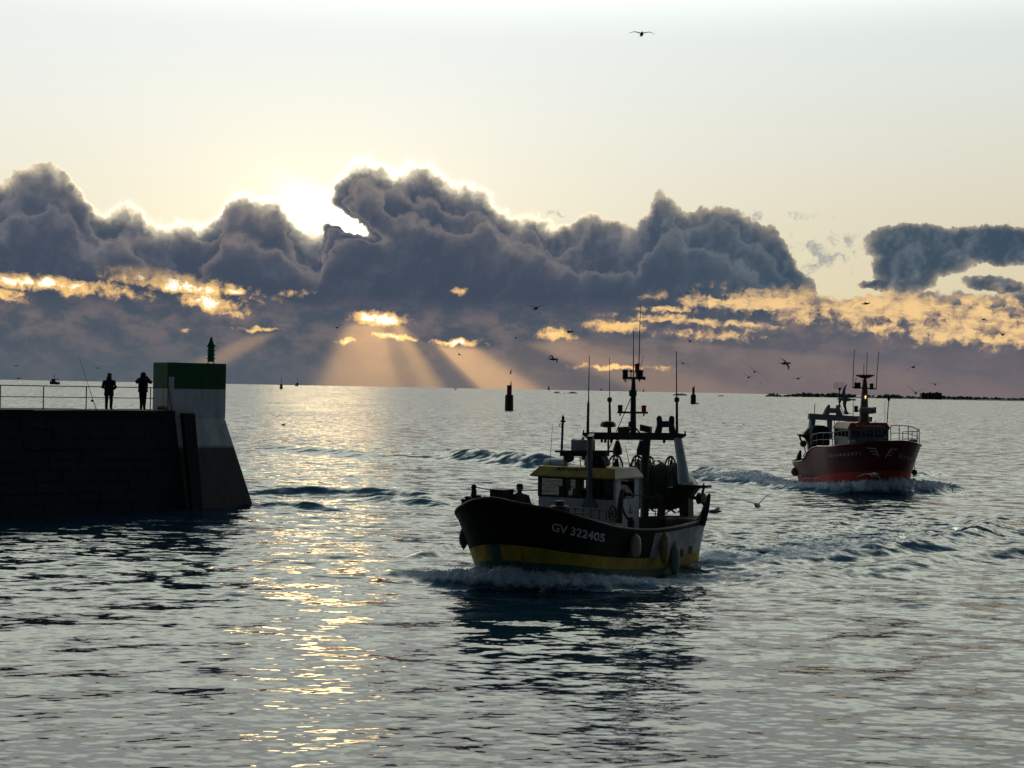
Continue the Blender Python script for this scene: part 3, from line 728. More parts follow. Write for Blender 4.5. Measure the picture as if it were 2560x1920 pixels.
# rods and bag
def stick(name, pts, rad, m, label, cat):
    mb = MB(); mb.tube(pts, rad, 7); return tag(mb.build(name, m, None, True), label, cat)
sb = s_at(241, 1024, -.45)
rb = P3(sb, -.45, DECK + .01); rt = at(196.5, 889, P3(sb - .9, -1.35, 0).y)
rod = empty('fishing_rod', rb, 0, 'long thin fishing rod leaning on the pier railing', 'fishing rod')
mb = MB(); n = 14
mb.tube([rb.lerp(rt, i / n) + Vector((-.10 * math.sin(math.pi * i / n) * .0, 0, 0)) for i in range(n + 1)], [.018 - .013 * i / n for i in range(n + 1)], 7)
to_local(mb.build('shaft', M['iron'], None, True), rod)
mb = MB(); c = rb.lerp(rt, .17); mb.lathe([(.02, -.05), (.06, -.04), (.06, .04), (.02, .05)], c + Vector((-.05, -.04, 0)), 10, axis='x'); to_local(mb.build('reel', M['iron']), rod)
pb = P3(s_at(429, 1024, .0), .0, DECK + .01); pt_ = P3(s_at(421, 968, nT + .07), nT + .07, z_at(421, 968, nT + .07))
stick('leaning_pole', [pb, pt_], .022, M['iron'], 'short dark pole leaning against the white tower door', 'pole')
mb = MB(); c = P3(s_at(407, 1022, -.35), -.35, 0)
rr = random.Random(2)
for i in range(6): mb.ball((c.x + rr.uniform(-.16, .16), c.y + rr.uniform(-.12, .12), DECK + .10 + rr.uniform(0, .06)), rr.uniform(.10, .15), 9, sz=.85)
tag(mb.build('canvas_bag', mat('pale_canvas', (.33, .28, .2), .9, .3, 6), None, True), 'small pale canvas bag lying at the foot of the tower', 'bag')

# ------------------------------------------------------------------ people
def skin_body(name, joints, edges, m, parent, root=0, sub=2):
    """joints: name -> (x, y, z, radius); one continuous skinned surface"""
    names = list(joints); me = bpy.data.meshes.new(name)
    me.from_pydata([joints[k][:3] for k in names], [(names.index(a), names.index(b)) for a, b in edges], [])
    o = link(bpy.data.objects.new(name, me), parent); me.materials.append(m)
    sk = o.modifiers.new('skin', 'SKIN'); sk.use_smooth_shade = True
    for i, k in enumerate(names):
        v_ = me.skin_vertices[0].data[i]; r = joints[k][3]; v_.radius = (r, r) if not hasattr(r, '__len__') else r; v_.use_root = i == root
    ss = o.modifiers.new('sub', 'SUBSURF'); ss.levels = sub; ss.render_levels = sub
    return o
def loft(rings, n=16, close=True):
    """rings: (centre, half width x, half depth y)"""
    mb = MB(); vs = []
    for c, a, b in rings:
        for k in range(n):
            t = 2 * math.pi * k / n; vs.append((c[0] + a * math.cos(t), c[1] + b * math.sin(t), c[2]))
    fs = [(i * n + k, i * n + (k + 1) % n, (i + 1) * n + (k + 1) % n, (i + 1) * n + k) for i in range(len(rings) - 1) for k in range(n)]
    if close: fs += [tuple(range(n - 1, -1, -1)), tuple((len(rings) - 1) * n + k for k in range(n))]
    return mb.add(vs, fs)
def hand(J, E, s, w, d, fwd):
    """palm with four fingers and a thumb: w wrist, d hand direction, fwd finger spread axis"""
    w = Vector(w); d = Vector(d).normalized(); f = Vector(fwd).normalized(); q = d.cross(f).normalized()
    p = w + d * .06; J[f'palm{s}'] = (*p, (.030, .018)); E.append((f'wr{s}', f'palm{s}'))
    for i, (o, L_) in enumerate(((-.030, .068), (-.010, .078), (.010, .074), (.029, .058))):
        a = w + d * .09 + f * o; b = a + d * L_ * .55 + q * .012; c_ = b + d * L_ * .35 + q * .028
        for nm, pt, r_ in (('a', a, .0095), ('b', b, .0088), ('c', c_, .0075)): J[f'f{s}{i}{nm}'] = (*pt, r_)
        E += [(f'palm{s}', f'f{s}{i}a'), (f'f{s}{i}a', f'f{s}{i}b'), (f'f{s}{i}b', f'f{s}{i}c')]
    a = w + d * .045 - f * .042; b = a + d * .035 - f * .02 + q * .012
    J[f't{s}a'] = (*a, .0105); J[f't{s}b'] = (*b, .009); E += [(f'palm{s}', f't{s}a'), (f't{s}a', f't{s}b')]
def person(loc, face, label, pose, coat, trousers, hat, coat_len, scale=1.0, group=None):
    """face: heading the person looks along (radians from +Y towards +X); local +y is forward"""
    o = empty('person', loc, -face, label, 'person', group); o.scale = (scale,) * 3
    J = {'pel': (0, 0, .95, (.165, .12)), 'spine': (0, .0, 1.15, (.15, .115)), 'chest': (0, .01, 1.36, (.175, .125)), 'neck': (0, .02, 1.50, .062), 'head0': (0, .035, 1.58, .075), 'head1': (0, .045, 1.67, .093), 'head2': (0, .035, 1.735, .07)}
    E = [('pel', 'spine'), ('spine', 'chest'), ('chest', 'neck'), ('neck', 'head0'), ('head0', 'head1'), ('head1', 'head2')]
    for s, sg in (('L', -1), ('R', 1)):
        st = pose.get('stance', .10)
        J[f'hip{s}'] = (sg * .10, 0, .88, .115); J[f'kn{s}'] = (sg * (st + .005), .02, .48, .088); J[f'an{s}'] = (sg * st, -.01, .09, .068); J[f'toe{s}'] = (sg * (st + .03), .15, .035, .042)
        E += [('pel', f'hip{s}'), (f'hip{s}', f'kn{s}'), (f'kn{s}', f'an{s}'), (f'an{s}', f'toe{s}')]
        sh, el, wr, hd = pose[s]
        J[f'sh{s}'] = (sg * sh[0], sh[1], sh[2], .075); J[f'el{s}'] = (sg * el[0], el[1], el[2], .056); J[f'wr{s}'] = (sg * wr[0], wr[1], wr[2], .034)
        E += [('chest', f'sh{s}'), (f'sh{s}', f'el{s}'), (f'el{s}', f'wr{s}')]
        hand(J, E, s, J[f'wr{s}'][:3], (sg * hd[0], hd[1], hd[2]), (0, .4, 1) if pose.get('up') else (sg * .5, .8, 0))
    b = skin_body('body', J, E, trousers, o); b.data.materials.append(M['skin'])
    # clothing
    rings = [((0, 0, 1.53), .07, .07), ((0, 0, 1.49), .15, .11), ((0, .0, 1.43), .225, .145), ((0, .0, 1.30), .235, .165), ((0, .0, 1.12), .225, .165), ((0, 0, .98), .225, .17), ((0, 0, coat_len), .245, .185)]
    c = loft(rings, 18)
    for s, sg in (('L', -1), ('R', 1)):
        c.tube([J[f'sh{s}'][:3], tuple(Vector(J[f'sh{s}'][:3]).lerp(Vector(J[f'el{s}'][:3]), .5)), J[f'el{s}'][:3], J[f'wr{s}'][:3]], [.105, .092, .082, .058], 10)
    c.build('jacket', coat, o, True)
    hb = MB()
    hb.ball((0, .055, 1.665), .098, 14, sz=1.22); hb.bar((0, .145, 1.67), (0, .175, 1.645), .03, .03)      # head with nose
    for sg in (-1, 1): hb.ball((sg * .098, .045, 1.66), .022, 8, sz=1.5)
    hb.build('face', M['skin'], o, True)
    for sg in (-1, 1):
        eb = MB(); eb.ball((sg * .036, .143, 1.685), .012, 8); eb.build('eye', M['hair'], o)
    eb = MB(); eb.bar((-.025, .15, 1.612), (.025, .15, 1.612), .008, .01); eb.build('mouth', M['hair'], o)
    if hat == 'hood':
        h = MB(); h.ball((0, .01, 1.66), .135, 14, sz=1.15); h.lathe([(.10, 1.47), (.125, 1.52), (.11, 1.58)], (0, 0, 0), 14); h.build('hood', coat, o, True)
    elif hat == 'hat':
        h = MB(); h.lathe([(.135, 1.715), (.135, 1.725), (.102, 1.735), (.098, 1.80), (.085, 1.815), (.01, 1.815)], (0, .03, 0), 16); h.build('hat', coat, o, True)
        h = MB(); h.lathe([(.09, 1.46), (.13, 1.50), (.12, 1.60), (.10, 1.66)], (0, -.01, 0), 14); h.build('collar', coat, o, True)
    else:
        h = MB(); h.lathe([(.105, 1.70), (.106, 1.74), (.098, 1.785), (.06, 1.81), (.01, 1.815)], (0, .035, 0), 16); h.bar((0, .12, 1.715), (0, .20, 1.705), .13, .014); h.build('cap', M['cloth_a'], o, True)
    return o
down = lambda el=.34, wr=.17: ((.20, 0, 1.42), (el, -.02, 1.14), (wr + .02, .17, 1.03), (-.6, .75, .05))
POSE_A = {'L': down(.335, .14), 'R': down(.345, .14), 'stance': .115}
POSE_B = {'L': ((.20, .03, 1.43), (.35, .16, 1.30), (.105, .22, 1.58), (-.35, .3, .6)), 'R': ((.20, .03, 1.43), (.35, .16, 1.30), (.105, .22, 1.58), (-.35, .3, .6)), 'stance': .07, 'up': True}
p1 = P3(s_at(272, 1000, -.3), -.3, DECK + .015); p2_ = P3(s_at(357, 1000, -.3), -.3, DECK + .015)
person(p1, R(5), 'person in long dark coat and hat standing by the railing with hands in front', POSE_A, M['cloth_a'], mat('dark_trousers', (.02, .02, .023), .95), 'hat', .70, .985, 'people on the pier')
bino = person(p2_, R(-4), 'person in hooded dark jacket raising both hands to the face beside the tower', POSE_B, M['cloth_b'], mat('navy_trousers', (.018, .02, .03), .95), 'hood', .86, 1.04, 'people on the pier')

# ------------------------------------------------------------------ fishing boats
from mathutils.bvhtree import BVHTree
EYE = Vector((0, 0, CAM_H))
class Boat:
    def __init__(b, name, stem, heading_deg, label, cat, heel=0.0):
        """heading: degrees the bow points left (+) or right (-) of straight at the quay"""
        t = R(heading_deg); h = Vector((-math.sin(t), -math.cos(t), 0)); b.h = h
        o = stem - h * 5.0
        b.root = empty(name, (o.x, o.y, 0), 0, label, cat)
        b.root.rotation_euler = (R(heel), 0, math.atan2(h.y, h.x))
        b.M = Matrix.Translation((o.x, o.y, 0)) @ Matrix.Rotation(math.atan2(h.y, h.x), 4, 'Z') @ Matrix.Rotation(R(heel), 4, 'X'); b.I = b.M.inverted(); b.I3 = b.I.to_3x3()
        b.e = b.I @ EYE
    def dir(b, px, py): return b.I3 @ ray(px, py)
    def at_s(b, px, py, s): d = b.dir(px, py); k = (5 - s - b.e.x) / d.x; return b.e + d * k
    def at_y(b, px, py, y): d = b.dir(px, py); k = (y - b.e.y) / d.y; return b.e + d * k
    def at_z(b, px, py, z): d = b.dir(px, py); k = (z - b.e.z) / d.z; return b.e + d * k
    def hit(b, bvh, px, py):
        d = b.dir(px, py); r = bvh.ray_cast(b.e, d); return r[0], r[1]
    def put(b, mb, name, mats, parent=None, smooth=False, bevel=0.0): return mb.build(name, mats, parent or b.root, smooth, bevel)
def bow_half(s, E, B, p=2.0, q=2.2):
    return B * (1 - (1 - min(max(s / E, 0), 1)) ** p) ** (1 / q)
def make_hull(b, spec):
    """bluff bow, full waterline, rounded stern; rows of the side carry their own paint"""
    L, Bd, Bw = spec['L'], spec['beam'] / 2, spec['wl'] / 2
    S_ = [0, .01, .04, .09, .16, .26, .4, .58, .8, 1.05, 1.35, 1.7, 2.1, 2.6, 3.2, 3.9, 4.7, 5.6, 6.6, 7.6] + [L - d for d in (2.2, 1.5, 1.0, .65, .4, .22, .1, .03, 0)]
    S_ = sorted(x for x in set(S_) if x <= L)
    def interp(tab, x):
        for (a, va), (c, vc) in zip(tab, tab[1:]):
            if x <= c: 
                f = (x - a) / (c - a); f = f * f * (3 - 2 * f) if spec.get('ease', False) else f; return va + (vc - va) * min(max(f, 0), 1)
        return tab[-1][1]
    def outline(s, B, E, p, q):
        y = bow_half(s, E, B, p, q)
        es = spec['stern_r']; st = (s - (L - es)) / es
        if st > 0: y *= max(0.0, 1 - st ** spec.get('stern_p', 3.0)) ** (1 / spec.get('stern_q', 2.4))
        tp = (s - L * .5) / (L * .5)
        if tp > 0: y *= 1 - spec.get('aft_taper', .12) * tp ** 2
        return y
    def point(s, z, side):
        sh = interp(spec['sheer'], s); f = min(max(z / sh, -.6), 1.08)
        fl = f ** 1.4 if f > 0 else f
        B = Bw + (Bd - Bw) * max(fl, 0) + (fl * .5 if fl < 0 else 0)
        E = spec['Ew'] + (spec['Ed'] - spec['Ew']) * max(f, 0)
        rake = spec['rake'] * (f if f > 0 else f * .8)
        se = s; k = max(0.0, 1 - s / (L * .55))
        y = outline(se, B, E, spec.get('p', 2.0), spec.get('q', 2.2))
        return Vector((5 - s + rake * k, side * y, z + spec.get('list', 0) * (side * y - Bd)))
    rows = [(-1.0,), ('wl', -.35), ('band', 0), ('band', 1), ('mid', .5), ('sheer', -.07), ('sheer', 0)]
    def zrow(r, s):
        sh = interp(spec['sheer'], s); b0 = interp(spec['band0'], s); b1 = interp(spec['band1'], s)
        return [-1.1, min(-.4, b0 - .2), b0, b1, (b1 + sh) / 2, sh - .10, sh][r]
    vs = []; n = len(S_)
    ring = [(s, -1) for s in S_[::-1]] + [(s, 1) for s in S_[1:]]           # starboard stern -> stem -> port stern
    for r in range(7):
        for s, sd in ring: vs.append(point(s, zrow(r, s), sd))
    m = len(ring); mb = MB(); fs = []; mi = []
    for r in range(6):
        for k in range(m - 1):
            s = max(ring[k][0], ring[k + 1][0]); fs.append((r * m + k, r * m + k + 1, (r + 1) * m + k + 1, (r + 1) * m + k))
            mi.append(spec['paint'](r, s))
    mb.v = vs; mb.f = fs; mb.m = mi
    hull = mb.build('hull', spec['mats'], b.root, True)
    sol = hull.modifiers.new('plating', 'SOLIDIFY'); sol.thickness = .10; sol.offset = -1; sol.material_offset = len(spec['mats']); sol.material_offset_rim = 0
    hull.data.materials.append(M['iron'])
    b.bvh = BVHTree.FromPolygons([Vector(v) for v in vs], fs)
    b.point = point; b.sheer = lambda s: interp(spec['sheer'], s); b.outline_y = lambda s, z: point(s, z, 1).y
    # caprail along the sheer
    cap = MB(); q = []
    for s, sd in ring:
        p = point(s, b.sheer(s), sd); q.append(p + Vector((0, 0, .025)))
    cap.tube(q, .055, 6); b.put(cap, 'caprail', spec['capmat'], None, True)
    # deck
    dk = MB(); z_d = lambda s: interp(spec['deck'], s)
    pr = [point(s, z_d(s), 1) for s in S_]; ps = [point(s, z_d(s), -1) for s in S_]
    v2 = []; f2 = []
    for a, c in zip(pr, ps): v2 += [a * 1.0 - Vector((0, .05, 0)), c + Vector((0, .05, 0))]
    for i in range(len(S_) - 1): f2.append((2 * i, 2 * i + 1, 2 * i + 3, 2 * i + 2))
    dk.add(v2, f2); b.put(dk, 'deck', M['deck'])
    return hull
def on_hull(b, mb, bvh, quads, off=.014, mi=0):
    """lay outlines given in photo points on a surface"""
    for q in quads:
        vs = []
        for px, py in q:
            c, nn = b.hit(bvh, px, py)
            if c is None: break
            if nn.dot(b.e - c) < 0: nn = -nn
            vs.append(c + nn * off)
        else:
            mb.add(vs, [tuple(range(len(vs)))], mi)
def text_mesh(txt, shear=0.0, bold=0.0, space=1.0):
    cu = bpy.data.curves.new('lettering', 'FONT'); cu.body = txt; cu.shear = shear; cu.offset = bold; cu.resolution_u = 3; cu.space_character = space
    o = bpy.data.objects.new('lettering_source', cu); COL.objects.link(o)
    me = bpy.data.meshes.new_from_object(o); COL.objects.unlink(o); bpy.data.objects.remove(o)
    bm = bmesh.new(); bm.from_mesh(me); bmesh.ops.triangulate(bm, faces=bm.faces)
    bmesh.ops.subdivide_edges(bm, edges=bm.edges[:], cuts=1)
    co = np.array([v.co[:2] for v in bm.verts]); fs = [tuple(v.index for v in f.verts) for f in bm.faces]; bm.free()
    lo, hi = co.min(0), co.max(0); return (co - lo) / (hi - lo), fs
def lettering(b, bvh, txt, p0, p1, up, name, m, mirror=False, off=.016, shear=0.0, bold=0.015, parent=None, space=1.0, arc=0.0):
    """p0,p1 ends of the base line, up: letter height vector, all in photo points; mirror puts the same text on the other bow"""
    co, fs = text_mesh(txt, shear, bold, space); vs = []
    for x, y in co:
        xx = 1 - x if mirror else x
        px = p0[0] + (p1[0] - p0[0]) * xx + up[0] * y; py = p0[1] + (p1[1] - p0[1]) * xx + up[1] * y + arc * xx * (1 - xx)
        c, nn = b.hit(bvh, px, py)
        if c is None: vs.append(None); continue
        if nn.dot(b.e - c) < 0: nn = -nn
        p = c + nn * off
        vs.append(Vector((p.x, -p.y, p.z)) if mirror else p)
    mb = MB(); ix = {}
    for f in fs:
        if all(vs[i] is not None for i in f):
            for i in f:
                if i not in ix: ix[i] = len(mb.v); mb.v.append(tuple(vs[i]))
            mb.f.append(tuple(ix[i] for i in f)); mb.m.append(0)
    o = bpy.data.objects.new(name, bpy.data.meshes.new(name)); o.data.from_pydata(mb.v, [], mb.f); o.data.materials.append(m); link(o, parent or b.root)
    return o
def bvh_of(o):
    return BVHTree.FromPolygons([v.co for v in o.data.vertices], [tuple(p.vertices) for p in o.data.polygons])
def hanging_fender(b, px0, px1, py0, py1, s_or_hit, m, label, rope_up=.35, point_end=False, top=None):
    """fender hanging outside the hull: a thing of its own"""
    c, nn = s_or_hit
    d = (b.e - c).length; sc = d / FPX
    r = (px1 - px0) / 2 * sc; hgt = (py1 - py0) * sc
    nn = Vector((nn.x, nn.y, 0)).normalized()
    c = c + nn * (r * .95)
    w = b.M @ c
    o = empty('fender', (w.x, w.y, w.z - hgt / 2), 0, label, 'fender', 'fenders hung over the sides')
    prof = [(r * a, hgt * z) for a, z in ((.15, 0), (.55, .04), (.86, .14), (1, .32), (1, .62), (.88, .84), (.55, .95), (.22, 1.0), (.18, 1.05))]
    if point_end: prof = [(r * a, hgt * z) for a, z in ((.10, -.05), (.14, .0), (.45, .10), (.85, .27), (1, .48), (.92, .72), (.66, .9), (.3, 1.0), (.15, 1.04))]
    mb = MB(); mb.lathe(prof, (0, 0, 0), 14); x = mb.build('buoy_body', m, o, True)
    top = top if top is not None else rope_up
    mb = MB(); iv = b.M.to_3x3() @ (-nn * r * .9)
    mb.tube([(0, 0, hgt * 1.02), (iv.x * .3, iv.y * .3, hgt + top * .5), (iv.x, iv.y, hgt + top)], .014, 6); mb.build('rope', M['rope'], o)
    return o
def lamp(mb, c, r=.07, h=.2):
    mb.lathe([(r * .6, -h * .5), (r * 1.1, -h * .45), (r, -h * .3), (r, h * .3), (r * 1.15, h * .35), (r * 1.15, h * .45), (r * .5, h * .55)], c, 10)

# ============ the near boat: black hull, yellow band
b1 = Boat('fishing_trawler', on_water(1258, 1461), 34, 'black hulled trawler with yellow band and yellow wheelhouse roof heading left', 'fishing boat', heel=0.6)
spec1 = dict(list=.075, L=11.0, beam=5.0, wl=4.3, Ed=2.6, Ew=3.2, rake=1.05, p=2.0, q=2.0, stern_r=1.7, stern_p=2.6, stern_q=2.2, aft_taper=.13,
    sheer=[(0, 2.95), (.2, 2.76), (.5, 2.62), (1.0, 2.45), (1.6, 2.20), (2.4, 1.95), (3.4, 1.71), (4.6, 1.54), (5.8, 1.45), (7.2, 1.44), (8.6, 1.48), (11.0, 1.60)],
    band1=[(0, 1.50), (.4, 1.36), (1.2, 1.12), (2.6, .86), (4.2, .64), (5.8, .50), (8, .44), (11.0, .46)], band0=[(0, .98), (.4, .86), (1.2, .72), (2.6, .46), (4.2, .27), (5.8, .12), (8, .03), (11.0, .03)],
    deck=[(0, 1.55), (2.6, 1.30), (3.4, .75), (11.0, .62)], capmat=M['iron'],
    mats=[M['black_paint'], M['yellow'], M['green'], M['grey_white']],
    paint=lambda r, s: 2 if (r < 2 or (r == 2 and s <= .015)) else 1 if r == 2 else (3 if s > 6.3 and r < 5 else 0))
hull1 = make_hull(b1, spec1)
def tube_px(b, name, pts, r, m, s=None, y=None, parent=None, n=8, smooth=True):
    mb = MB(); mb.tube([b.at_s(*p, s) if s is not None else b.at_y(*p, y) for p in pts], r, n); return b.put(mb, name, m, parent, smooth)
Z3 = lambda x, y: (1320 + x * .20796, 1000 + y * .20796)        # close-up of the wheelhouse
Z2 = lambda x, y: (1120 + x * .30742, 1180 + y * .30742)        # close-up of the hull
# registration numbers on both bows
reg = 'GV 322405'
lettering(b1, b1.bvh, reg, Z2(838, 478), Z2(1268, 572), (3, -21), 'registration_number', M['letter'], bold=.02)
lettering(b1, b1.bvh, reg, Z2(640, 440), Z2(1060, 520), (3, -24), 'registration_number', M['letter'], mirror=True, bold=.02)
# freeing ports and rubbing strip on the quarter
for a in ((1883, 625, 1912, 690), (1958, 597, 1985, 668)):
    mb = MB(); on_hull(b1, mb, b1.bvh, [[Z2(a[0], a[1] + 6), Z2(a[2], a[1]), Z2(a[2], a[3] - 6), Z2(a[0], a[3])]], .012); b1.put(mb, 'freeing_port', M['iron'])
# wheelhouse
wx, wy = (5 - 4.4, 5 - 6.05), 1.55
zd, zs, zw, zr = .6, 2.50, 3.16, 3.22
wh = MB(); t = .07
wh.box((wx[1], -wy, zd), (wx[0], wy, zs))
for (x, y) in ((wx[0] - .09, -wy), (wx[0] - .09, wy - .09), (wx[1], -wy), (wx[1], wy - .09)): wh.box((x, y, zs), (x + .09, y + .09, zw + .05))
wh.box((wx[0] - .35, wy - .052, zs), (wx[0] - .09, wy, zw + .05)); wh.box((wx[1] + .09, wy - .05, zs), (wx[1] + .35, wy - .002, zw + .05))
wh.box((wx[1] + .003, -.60, zs), (wx[1] + .05, wy - .09, zw + .05))
wh_o = b1.put(wh, 'wheelhouse', M['white'], None, False, .012)
mb = MB()
for y in (-.55, .12, .38): mb.box((wx[0] - .075, y, zs), (wx[0] - .005, y + .08, zw + .04))
mb.box((wx[0] - .08, -wy + .09, zs), (wx[0] + .006, wy - .09, zs + .06)); mb.box((wx[0] - .08, -wy + .09, zw - .03), (wx[0] + .006, wy - .09, zw + .05)); mb.box((wx[0] + .002, -wy - .01, zs), (wx[0] + .03, -wy + .1, zw + .05))
b1.put(mb, 'window_frame', M['steel'], wh_o)
for y0, y1 in ((-wy + .09, -.55), (-.47, .12), (.46, wy - .09)):
    mb = MB(); mb.box((wx[0] - .05, y0, zs + .06), (wx[0] - .04, y1, zw - .03)); b1.put(mb, 'window', M['glass'], wh_o)
mb = MB(); mb.box((wx[1] + .35, wy - .03, zs + .02), (wx[0] - .35, wy - .02, zw)); b1.put(mb, 'side_window', M['glass'], wh_o)
for y0, y1 in ((-1.40, -1.18), (-.98, -.62)):                                 # cream curtains in the far window
    mb = MB()
    n = 6
    for i in range(n):
        a = y0 + (y1 - y0) * i / n; c = y0 + (y1 - y0) * (i + 1) / n; mb.hexa([(wx[1] + .10 + .03 * (i % 2), a, zs + .12), (wx[1] + .12 + .03 * (i % 2), a, zs + .12), (wx[1] + .12 + .03 * ((i + 1) % 2), c, zs + .12), (wx[1] + .10 + .03 * ((i + 1) % 2), c, zs + .12),
            (wx[1] + .10 + .03 * (i % 2), a, zw), (wx[1] + .12 + .03 * (i % 2), a, zw), (wx[1] + .12 + .03 * ((i + 1) % 2), c, zw), (wx[1] + .10 + .03 * ((i + 1) % 2), c, zw)])
    b1.put(mb, 'curtain', M['cream'], wh_o)
mb = MB(); mb.box((wx[1] + .2, -.4, zs - .02), (wx[0] - .4, 1.1, zs + .28)); mb.box((wx[0] - .6, -.9, zs - .01), (wx[0] - .3, -.7, zs + .35)); b1.put(mb, 'console', M['iron'], wh_o)
rf = MB(); ov = .22
lo_ = [(wx[1] - .1, -wy - .22), (wx[0] + ov, -wy - .22), (wx[0] + ov, wy + .10), (wx[1] - .1, wy + .10)]
hi_ = [(wx[1] + .1, -wy + .05), (wx[0] - .02, -wy + .05), (wx[0] - .02, wy - .05), (wx[1] + .1, wy - .05)]
rf.add([(x, y, zr - .02) for x, y in lo_] + [(x, y, zr + .03) for x, y in lo_] + [(x, y, zr + .33) for x, y in hi_],
       [(3, 2, 1, 0), (0, 1, 5, 4), (1, 2, 6, 5), (2, 3, 7, 6), (3, 0, 4, 7), (4, 5, 9, 8), (6, 7, 11, 10), (7, 4, 8, 11), (8, 9, 10, 11), (5, 6, 10, 9)], 0)
rf.m = [0, 0, 0, 1, 0, 0, 1, 0, 0, 0]  # port roof faces in cream: the brighter side light put into the colour
roof1 = b1.put(rf, 'roof', [M['yellow'], M['cream']])
lettering(b1, bvh_of(roof1), 'MANUREVA', Z3(330, 850), Z3(715, 850), (5, -10), 'name_board', M['dark_letter'], shear=.2, parent=roof1, off=.01)
mb = MB(); mb.lathe([(.02, 0), (.10, .02), (.10, .06), (.02, .08)], (0, 0, 0), 10)
# port side emblem: a small sailing boat
c = Vector((wx[1] + .62, wy + .006, 0)); zc = 2.05
mb = MB(); mb.poly([(c.x - .14, c.y, zc), (c.x + .14, c.y, zc), (c.x + .09, c.y, zc - .05), (c.x - .09, c.y, zc - .05)], (0, .008, 0)); mb.poly([(c.x + .0, c.y, zc + .02), (c.x + .1, c.y, zc + .02), (c.x + .01, c.y, zc + .28)], (0, .008, 0))
b1.put(mb, 'boat_emblem', M['steel'], wh_o)
# pillar in front of the wheelhouse, carrying the gantry
SF, SG = 4.05, 6.6
mb = MB(); a = b1.at_s(*Z3(742, 1260), SF); c = b1.at_s(*Z3(742, 470), SF)
mb.tube([a, c], [.10, .085], 10); mb.hexa([a + Vector((-.1, -.3, -.1)), a + Vector((.1, -.3, -.1)), a + Vector((.1, .3, -.1)), a + Vector((-.1, .3, -.1)), a + Vector((-.07, -.12, .25)), a + Vector((.07, -.12, .25)), a + Vector((.07, .12, .25)), a + Vector((-.07, .12, .25))])
b1.put(mb, 'pillar', M['pillar'], None, False)
g0, g1 = b1.at_s(*Z3(668, 412), SG), b1.at_s(*Z3(1888, 428), SG)
ga, gb = b1.at_s(*Z3(745, 430), SG), b1.at_s(*Z3(1800, 440), SG)
mb = MB(); mb.bar(ga, gb, .22, .26); mb.hexa([g0 + Vector((-.1, 0, -.02)), ga + Vector((-.1, 0, -.13)), ga + Vector((.1, 0, -.13)), g0 + Vector((.1, 0, -.02)), g0 + Vector((-.1, 0, .06)), ga + Vector((-.1, 0, .12)), ga + Vector((.1, 0, .12)), g0 + Vector((.1, 0, .06))])
mb.hexa([gb + Vector((-.1, 0, -.13)), g1 + Vector((-.1, 0, -.02)), g1 + Vector((.1, 0, -.02)), gb + Vector((.1, 0, -.13)), gb + Vector((-.1, 0, .12)), g1 + Vector((-.1, 0, .06)), g1 + Vector((.1, 0, .06)), gb + Vector((.1, 0, .12))])
for g in (g0, g1): mb.tube([g, g + Vector((0, 0, .16))], .03, 6)
mb.bar(c, ga + Vector((0, .1, 0)), .18, .18)
gan = b1.put(mb, 'gantry_beam', M['steel'])
for q, rad, m_ in (([(1430, 455), (1405, 800), (1400, 1420)], (.14, .14, .15), M['steel']), ([(1800, 455), (1850, 760), (1880, 1000)], (.14, .17, .22), M['white'])):
    mb = MB(); mb.tube([b1.at_s(*Z3(*p), SG) for p in q], rad, 10); b1.put(mb, 'gantry_leg', m_, None, True)
# flared foot of the port leg and the gallows it stands on
SA = 7.6
mb = MB(); q = [b1.at_s(*Z3(*p), SA) for p in ((1815, 900), (1905, 880), (2000, 1018), (1840, 1020))]; mb.poly(q, (-.35, 0, 0)); b1.put(mb, 'leg_gusset', M['white'])
mb = MB(); q = [b1.at_s(*Z3(*p), SA + .05) for p in ((1560, 1050), (1840, 1022), (2145, 1028), (2148, 1058), (2010, 1066), (1925, 1180), (1930, 1400), (1825, 1400), (1815, 1300), (1560, 1200))]; mb.poly(q, (-.4, 0, 0)); gal = b1.put(mb, 'gallows', M['iron'])
mb = MB(); c = b1.at_s(*Z3(2080, 1185), SA); mb.lathe([(.05, -.12), (.2, -.11), (.2, -.05), (.12, -.04), (.12, .04), (.2, .05), (.2, .11), (.05, .12)], c, 14, axis='y'); mb.tube([b1.at_s(*Z3(2112, 1060), SA), c, b1.at_s(*Z3(2130, 1290), SA)], .05, 6); mb.tube([b1.at_s(*Z3(2112, 1000), SA), b1.at_s(*Z3(2112, 1060), SA)], .03, 6); mb.bar(b1.at_s(*Z3(1950, 1170), SA), c, .08, .12); b1.put(mb, 'towing_block', M['iron'], gal)
mb = MB()
pc = [b1.at_s(*Z3(*p), 9.2) for p in ((2184, 1125), (2170, 1160), (2140, 1300), (2085, 1500))]; mb.tube(pc, (.03, .085, .125, .15), 10); b1.put(mb, 'stern_post', M['steel'], None, True)
mb = MB()
for i in range(9):
    f0 = i / 9; p = b1.at_s(*Z3(2108 - 88 * f0, 1300 + 150 * f0 + 25 * math.sin(f0 * 3)), 9.0); mb.ring(p, .045, (1, 0, .3) if i % 2 else (0, 1, 0), (0, 0.3, 1), .014, 8)
b1.put(mb, 'chain', M['iron'])
mb = MB()
for i in range(14):
    p, nn = b1.hit(b1.bvh, *Z2(2098, 430 + i * 24))
    if p is not None: mb.ring(p + nn * .03 * (1 if nn.dot(b1.e - p) > 0 else -1), .05, (1, 0, 0), (0, 0, 1), .016, 8)
if mb.v: b1.put(mb, 'side_chain', M['iron'])
